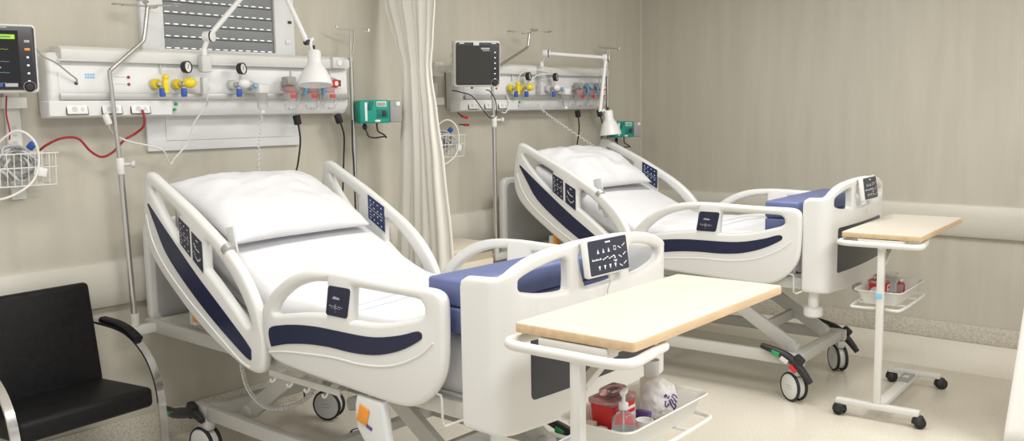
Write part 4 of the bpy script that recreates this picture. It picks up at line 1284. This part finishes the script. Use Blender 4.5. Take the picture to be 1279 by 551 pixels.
def pump_bottle(label, loc, rz):
    root = thing('sanitizer_bottle', label, 'pump bottle', loc, rz)
    b = MB(); b.lathe([(0, 0), (.036, 0), (.039, .006), (.039, .055), (.034, .072), (.017, .086), (.013, .088), (.013, .096)], 'clear', (0, 0, 0), (0, 0, 1), 24); bo = b.build('bottle', root)
    b = MB(); b.lathe([(0.0385, 0), (.0395, .002), (.0395, .026), (.0385, .028)], 'panel_white', (0, 0, .010), (0, 0, 1), 24, caps=False); b.build('paper_label', bo)
    b = MB(); b.cyl((0, 0, .092), (0, 0, .112), .016, 'lamp_white', 16, .003); b.cyl((0, 0, .11), (0, 0, .135), .006, 'lamp_white', 10)
    b.box((-.010, -.0, .140), (.050, .018, .014), 'lamp_white', .005); b.build('pump', root)
    b = MB(); b.cyl((0, 0, .012), (.004, 0, .095), .0025, 'white_paint', 8); b.build('dip_tube', bo)
    return root
pump_bottle('clear hand sanitizer bottle with white pump in the nearer tray', at(T1, .166, -.038, TB1+.001), R(200)); bpy.data.objects['sanitizer_bottle'].scale = (.85, .85, 1.0)
def cup(name, label, cat, loc, r0, r1, h, m='lamp_white', tilt=None):
    b = MB(); b.lathe([(0, 0), (r0, 0), (r1, h), (r1*.9, h), (r0*.86, .004), (0, .004)], m, (0, 0, 0), (0, 0, 1), 24)
    o = b.build(name); o.location = loc
    if tilt: o.rotation_euler = tilt
    return tag(o, label, cat)
cup('paper_cup', 'short white cup at the front of the nearer tray, beside the clear bag', 'cup', at(T1, .255, -.052, TB1), .022, .025, .042)
def roll(label, loc, tilt, r=.03, h=.04):
    b = MB(); b.lathe([(r*.5, 0), (r, 0), (r, h), (r*.5, h), (r*.5, 0)], 'lamp_white', (0, 0, 0), (0, 0, 1), 26, caps=False)
    o = b.build('tape_roll'); o.location = loc; o.rotation_euler = tilt
    return tag(o, label, 'roll of tape')
def small_box(name, label, cat, T, x, y, z, size, m, rz=0):
    b = MB(); b.box((0, 0, size[2]/2), size, m, .003); o = b.build(name); o.location = at(T, x, y, z); o.rotation_euler = (0, 0, T[3]+rz)
    return tag(o, label, cat)
small_box('carton', 'pale cream carton standing at the back of the nearer tray', 'box', T1, .452, .044, TB1, (.060, .044, .105), 'cream_paint', 0)
cup('paper_cup', 'white cup standing on the cream carton in the nearer tray', 'cup', at(T1, .456, .044, TB1+.1055), .023, .025, .052)
def clear_bag(label, loc, rz, sz, seed):
    bm = bmesh.new(); bmesh.ops.create_icosphere(bm, subdivisions=5, radius=1)
    for v in bm.verts:
        n1 = noise.fractal(v.co*1.6+Vector((seed, 0, 0)), 1, 2, 5); n2 = abs(noise.noise(v.co*3.1+Vector((0, seed, 0))))
        v.co *= 1+.16*n1+.10*n2
        v.co = Vector((v.co.x*sz[0], v.co.y*sz[1], max(-.97, v.co.z)*sz[2]+sz[2]*.97))
    b = MB(); b.merge_bm(bm, 'clear_bag'); o = b.build('plastic_bag', auto=False); o.location = loc; o.rotation_euler = (0, 0, rz)
    tag(o, label, 'plastic bag')
    # dark blue strokes printed on the side facing out of the tray
    dg = o.data
    from mathutils.bvhtree import BVHTree
    bv = BVHTree.FromPolygons([v.co for v in dg.vertices], [tuple(p.vertices) for p in dg.polygons])
    b = MB()
    d = Vector((-.45, -1, 0)).normalized(); s = Vector((0, 0, 1)).cross(d)*-1
    strokes = [[(-.95, .25), (-.7, .45), (-.4, .55)], [(-.95, -.05), (-.6, .2), (-.3, .45)], [(-.8, -.30), (-.4, .0), (-.1, .35)], [(-.55, -.45), (-.2, -.1), (.05, .25)], [(-.7, -.05), (-.72, -.35), (-.62, -.6)],
               [(.1, .05), (.2, -.15), (.45, -.05), (.42, .25)], [(.05, .55), (.1, .42), (.22, .42)], [(.3, .62), (.3, .5), (.42, .5), (.42, .62), (.3, .62)], [(-.2, -.1), (-.05, .1), (.02, .3)]]
    for st in strokes:
        pts = []
        for (a, c) in catmull(st, 6, False):
            o0 = Vector((0, 0, sz[2]*.97))+s*a*sz[0]*.62+Vector((0, 0, c*sz[2]*.75))-d*-.0+d*.3
            h = bv.ray_cast(o0, -d)
            if h[0] is not None: pts.append(h[0]+d*.0008)
        if len(pts) > 2: b.tube(pts, .0021, 'purple', 6)
    b.build('print', o)['label'] = 'dark blue printed strokes'
    return o
clear_bag('crumpled clear plastic bag with dark blue print in the nearer tray', at(T1, .390, -.022, TB1+.001), T1[3], (.054, .052, .062), 4)
small_box('leaflet_box', 'small dark purple box beside the red bin in the nearer tray', 'box', T1, .303, -.02, TB1, (.018, .045, .05), 'purple', R(0))
for k, (x, y) in enumerate(((.148, .058), (.148, .022))):
    small_box('swab_packet', ('cream swab packet behind the bottle in the nearer tray', 'cream swab packet next to the bottle in the nearer tray')[k], 'packet', T1, x, y, TB1, (.020, .028, .045-.01*k), 'cream_paint', 0)
roll('white roll of tape in the farther tray beside the red bin', at(T2B, .186, .030, TB2+.0395), (R(90), 0, R(-48)), .036, .035)
def small_bottle(label, T, x, y, z, r, h, m, capm):
    b = MB(); b.lathe([(0, 0), (r, 0), (r, h*.7), (r*.5, h*.85), (r*.45, h*.86)], m, (0, 0, 0), (0, 0, 1), 18); o = b.build('small_bottle'); o.location = at(T, x, y, z)
    tag(o, label, 'bottle')
    b = MB(); b.lathe([(r*.5, 0), (r*.5, h*.18), (0, h*.18)], capm, (0, 0, h*.82), (0, 0, 1), 16); b.build('cap', o)
    return o
small_bottle('small dark red bottle in the farther tray', T2B, .370, -.045, TB2, .021, .095, 'red_dark', 'lamp_white')
cup('clear_cup', 'clear cup beside the dark red bottle in the farther tray', 'cup', at(T2B, .420, .020, TB2), .028, .038, .115, 'clear')
cup('clear_cup', 'clear cup behind the table post in the farther tray', 'cup', at(T2B, .300, -.050, TB2), .020, .026, .075, 'clear')

# ================================================================== CHAIR
ch = thing('armchair', 'black leather chair with chrome flat bar arms against the wall', 'chair', (1.571, -.395, 0), R(5.5))
b = MB(); b.box((0, -.045, .415), (.565, .405, .085), 'leather', .022, (R(-2.5), 0, 0), 4); b.build('seat', ch)['label'] = 'black leather seat'
b = MB(); b.box((0, .180, .650), (.560, .062, .450), 'leather', .022, (R(-9), 0, 0), 4); b.build('backrest', ch)['label'] = 'black leather backrest'
for sx in (-1, 1):
    x = sx*.305
    path = spline([(0, .220, .690), (0, .14, .688), (0, .03, .682), (0, -.06, .664), (0, -.14, .622), (0, -.205, .560), (0, -.245, .48), (0, -.264, .38), (0, -.268, .20), (0, -.266, .06), (0, -.255, .022), (0, -.22, .008), (0, .0, .007), (0, .24, .007)], 6)
    b = MB(); w, t = .034, .010; vs = []; fs = []
    for i, p in enumerate(path):
        a = path[max(0, i-1)]; c_ = path[min(len(path)-1, i+1)]; d = (c_-a).normalized(); nn = Vector((0, d.z, -d.y))
        for (e, f_) in ((-w/2, -t/2), (w/2, -t/2), (w/2, t/2), (-w/2, t/2)): vs.append(Vector((x+e, p.y, p.z))+nn*f_)
    n = len(path)
    for i in range(n-1):
        for k in range(4): fs.append((i*4+k, i*4+(k+1) % 4, (i+1)*4+(k+1) % 4, (i+1)*4+k))
    fs += [(0, 1, 2, 3), tuple((n-1)*4+k for k in range(4))]
    b.faces_from(vs, fs, 'chrome')
    ff = b.build('arm_frame', ch, auto=True); ff['label'] = 'chrome flat bar frame'
    b = MB(); pth = [p+Vector((x, 0, 0)) for p in spline([(0, .140, .700), (0, .03, .695), (0, -.04, .682), (0, -.085, .664), (0, -.120, .646)], 6)]
    vs = []; fs = []
    for i, p in enumerate(pth):
        a = pth[max(0, i-1)]; c_ = pth[min(len(pth)-1, i+1)]; d = (c_-a).normalized(); nn = Vector((0, d.z, -d.y))
        if nn.z < 0: nn = -nn
        for (e, f_) in ((-.021, -.004), (.021, -.004), (.021, .012), (.012, .019), (-.012, .019), (-.021, .012)): vs.append(p+Vector((e, 0, 0))+nn*f_)
    n = len(pth)
    for i in range(n-1):
        for k in range(6): fs.append((i*6+k, i*6+(k+1) % 6, (i+1)*6+(k+1) % 6, (i+1)*6+k))
    fs += [tuple(range(6)), tuple((n-1)*6+k for k in range(6))]
    b.faces_from(vs, fs, 'leather'); b.build('arm_pad', ch)['label'] = 'black leather arm pad'
b = MB(); b.bar((-.305, .235, .013), (.305, .235, .013), .032, .010, 'chrome', .002); b.build('floor_bar', ch)
b = MB(); b.bar((-.305, .03, .360), (.305, .03, .360), .032, .012, 'chrome', .002); b.bar((-.300, .03, .360), (-.300, .03, .41), .03, .01, 'chrome', .002); b.bar((.300, .03, .360), (.300, .03, .41), .03, .01, 'chrome', .002); b.build('seat_bar', ch)

# ================================================================== CORDS
def cord(name, label, cat, pts, r, m, n=8):
    b = MB(); b.tube(spline(pts, n), r, m, 8); o = b.build(name); return tag(o, label, cat)
cord('red_cord', 'red cable sagging from the wire basket to the wall panel', 'cable', [(1.715, -.03, 1.45), (1.745, -.06, 1.482), (1.80, -.09, 1.510), (1.865, -.10, 1.506), (1.915, -.10, 1.450), (1.965, -.10, 1.420), (2.02, -.10, 1.440), (2.076, -.10, 1.492), (2.125, -.11, 1.520), (2.148, -.15, 1.555), (2.142, -.170, 1.600), (2.137, -.168, 1.630)], .0055, 'red_dark')
pl = cord('lamp_cord', 'thin white power cord looping from the near lamp to its plug', 'cable', [(2.455, -.225, 1.735), (2.452, -.20, 1.68), (2.470, -.16, 1.645), (2.425, -.12, 1.565), (2.40, -.10, 1.475), (2.375, -.10, 1.445), (2.32, -.10, 1.395), (2.295, -.10, 1.37), (2.26, -.118, 1.43), (2.21, -.122, 1.455), (2.09, -.125, 1.485), (2.02, -.135, 1.515), (1.985, -.160, 1.545), (1.970, -.180, 1.572)], .0042, 'white_paint')
b = MB(); b.cyl((1.972, -.180, 1.566), (1.956, -.1775, 1.612), .0155, 'white_paint', 14, .004); b.build('plug', pl)['label'] = 'white plug'
def coil(name, label, cat, pts, r, rw, m, turns=1.25, n=50):
    base = spline(pts, n); out = []
    for k, p in enumerate(base):
        a = k*turns; d = (base[min(k+1, len(base)-1)]-base[max(k-1, 0)]).normalized(); u = d.orthogonal().normalized(); w = d.cross(u)
        out.append(p+u*math.cos(a)*r+w*math.sin(a)*r)
    b = MB(); b.tube(out, rw, m, 5); return tag(b.build(name), label, cat)
coil('call_cord', 'coiled white cord hanging from the humidifier behind the near bed', 'cable', [(2.755, -.20, 1.60), (2.757, -.18, 1.50), (2.758, -.15, 1.40), (2.762, -.14, 1.25), (2.77, -.13, 1.15)], .0075, .0024, 'panel_white', 1.3, 26)
coil('call_cord', 'coiled white cord slanting down to the far pillow', 'cable', [(5.02, -.18, 1.64), (5.04, -.22, 1.58), (5.16, -.26, 1.50), (5.36, -.31, 1.385), (5.50, -.36, 1.30)], .0080, .0028, 'panel_white', 1.3, 28)
for dx, w in ((0, 'behind the near bed'), (PDX, 'behind the far bed')):
    a = cord('power_cord', 'black power cable hanging under the suction jars '+w, 'cable', [(3.043+dx, -.100, 1.575), (3.052+dx, -.100, 1.54), (3.060+dx, -.10, 1.45), (3.045+dx, -.09, 1.33), (3.015+dx, -.09, 1.22), (3.01+dx, -.075, .9), (3.03+dx, -.08, .012)], .0050, 'black_rubber')
    b = MB(); b.cyl((3.040+dx, -.100, 1.592), (3.050+dx, -.100, 1.542), .0205, 'black_rubber', 14, .005); b.build('plug', a)
    a = cord('power_cord', 'black power cable at the panel end, next to the pump stand '+w, 'cable', [(3.322+dx, -.100, 1.578), (3.342+dx, -.100, 1.54), (3.362+dx, -.10, 1.47), (3.362+dx, -.09, 1.35), (3.350+dx, -.09, 1.20), (3.345+dx, -.075, .9), (3.345+dx, -.08, .012)], .0050, 'black_rubber')
    b = MB(); b.cyl((3.318+dx, -.100, 1.592), (3.336+dx, -.100, 1.545), .0205, 'black_rubber', 14, .005); b.build('plug', a)
    cord('hanging_cable', 'thin black cable running down the pump stand '+w, 'cable', [(3.41+dx, -.118, 1.56), (3.405+dx, -.118, 1.40), (3.41+dx, -.120, 1.20), (3.41+dx, -.126, .075)], .0040, 'black_rubber')
cord('hanging_cable', 'thin grey cable from the lit monitor to the panel outlet', 'cable', [(1.672, -.205, 1.885), (1.70, -.20, 1.855), (1.755, -.19, 1.83), (1.82, -.17, 1.785), (1.852, -.155, 1.765), (1.858, -.1425, 1.749)], .0036, 'pump_grey')
cord('hanging_cable', 'thin dark cable looping below the dark monitor', 'cable', [(4.10, -.24, 1.728), (4.16, -.26, 1.715), (4.24, -.28, 1.69), (4.32, -.30, 1.60), (4.37, -.31, 1.555), (4.41, -.325, 1.575), (4.405, -.325, 1.66), (4.35, -.33, 1.72), (4.28, -.36, 1.728)], .0034, 'black_rubber')
a = cord('short_cord', 'short dark cable with red clip beside the far basket', 'cable', [(4.27, -.12, 1.590), (4.29, -.12, 1.578), (4.315, -.12, 1.565)], .004, 'black_rubber')
b = MB(); b.cyl((4.31, -.12, 1.568), (4.355, -.125, 1.556), .009, 'red', 10, .002); b.build('clip', a)['label'] = 'red clip'
a = cord('short_cord', 'short dark cable with brown clip below the red one', 'cable', [(4.27, -.13, 1.515), (4.29, -.135, 1.515), (4.31, -.14, 1.513)], .004, 'black_rubber')
b = MB(); b.cyl((4.305, -.14, 1.513), (4.345, -.145, 1.511), .008, 'red_dark', 10, .002); b.build('clip', a)['label'] = 'brown red clip'

# ================================================================== UNDER THE NEAR BED
def drain_bag():
    root = thing('drainage_bag', 'white hanging bag with orange label under the near foot rail', 'drainage bag', (2.090, -1.690, .576))
    b = MB()
    mapped_plate(b, [(-.05, .02), (.055, .02), (.060, -.02), (.045, -.14), (.03, -.20), (.0, -.215), (-.04, -.20), (-.075, -.10), (-.06, -.02)], [], .035, 'frame_white', lambda u, v, w: (w-.012, -u*1.35-.09, v), .012, 3)
    for v in b.bm.verts: v.co.y += -.35*min(0, v.co.z+.02)*-1
    b.build('bag', root)
    b = MB(); b.box((-.0325, -.062, -.045), (.004, .052, .066), 'orange', .001, (R(18), 0, 0)); b.build('paper_label', root)['label'] = 'orange label'
    b = MB(); b.box((-.031, -.092, -.085), (.004, .030, .012), 'purple', .001, (R(18), 0, 0)); b.build('label_edge', root)
    b = MB(); b.tube([(-.004, -.08, .018), (-.004, -.078, .022), (-.004, -.062, .022)], .004, 'white_paint', 8); b.box((-.008, -.08, .010), (.02, .03, .014), 'black_plastic', .003); b.build('hanger', root)
    return root
drain_bag()
b = MB(); b.lathe([(0, .003), (.034, .003), (.035, .0015)], 'panel_grey', (2.90, -.70, 0), (0, 0, 1), 28, caps=False); b.lathe([(.034, 0), (.034, .005), (.044, .005), (.046, 0)], 'black_rubber', (2.90, -.70, 0), (0, 0, 1), 28, caps=False)
tag(b.build('floor_outlet'), 'round floor outlet with black rim under the near bed', 'floor outlet')

cord('hanging_cable', 'thin red cable hanging under the lit monitor', 'cable', [(1.585, -.09, 1.695), (1.580, -.085, 1.62), (1.588, -.085, 1.55), (1.584, -.085, 1.51)], .0036, 'red_dark')
cord('hanging_cable', 'white cable looped over the panel at the base of the far lamp', 'cable', [(4.80, -.17, 1.765), (4.82, -.18, 1.835), (4.90, -.185, 1.868), (5.00, -.222, 1.872), (5.10, -.220, 1.858), (5.155, -.19, 1.872), (5.165, -.195, 1.855), (5.10, -.222, 1.846), (4.98, -.222, 1.842), (4.93, -.19, 1.81), (4.90, -.19, 1.79)], .0036, 'panel_white')
cord('hanging_cable', 'white power lead dropping from the panel beyond the dark monitor', 'cable', [(4.70, -.165, 1.70), (4.715, -.17, 1.655), (4.70, -.175, 1.615), (4.665, -.178, 1.585), (4.63, -.18, 1.590)], .0040, 'panel_white')

# ================================================================== LIGHT AND CAMERA
w_ = bpy.data.worlds.new('World'); SC.world = w_; w_.use_nodes = True
w_.node_tree.nodes['Background'].inputs[0].default_value = (1.0, .985, .96, 1)
w_.node_tree.nodes['Background'].inputs[1].default_value = .75
def area(name, loc, sx, sy, power, col=(1, .985, .955), rot=(0, 0, 0)):
    l = bpy.data.lights.new(name, 'AREA'); l.shape = 'RECTANGLE'; l.size = sx; l.size_y = sy; l.energy = power; l.color = col
    o = bpy.data.objects.new(name, l); COL.objects.link(o); o.location = loc; o.rotation_euler = rot
    return o
area('unseen_overhead_lamp', (1.3, -1.9, CEIL-.03), 1.2, .6, 38)
area('unseen_overhead_lamp', (4.3, -2.0, CEIL-.03), 1.2, .6, 40)
area('unseen_overhead_lamp', (1.8, -4.5, CEIL-.03), 1.2, .6, 58)
area('unseen_overhead_lamp', (4.6, -4.6, CEIL-.03), 1.2, .6, 52)  # unseen lamp, added to brighten the right side of the room
SC.view_settings.view_transform = 'Standard'; SC.view_settings.look = 'None'
SC.view_settings.gamma = 1; SC.view_settings.use_curve_mapping = False
SC.view_settings.exposure = 0.06

cam = bpy.data.cameras.new('camera'); co = bpy.data.objects.new('camera', cam); COL.objects.link(co)
fw = Vector((0.75278312, 0.64750659, -0.11854447)); r_ = Vector((0.6505958, -0.75926057, -0.01576366)); u_ = Vector((0.10021321, 0.06525792, 0.99282361))
Mc = Matrix((r_, u_, -fw)).transposed().to_4x4(); Mc.translation = (0, -4.23568159, 1.59993031)
co.matrix_world = Mc
cam.sensor_fit = 'HORIZONTAL'; cam.sensor_width = 36; cam.lens = 1152.44/1279*36
cam.clip_start = .05
SC.camera = co
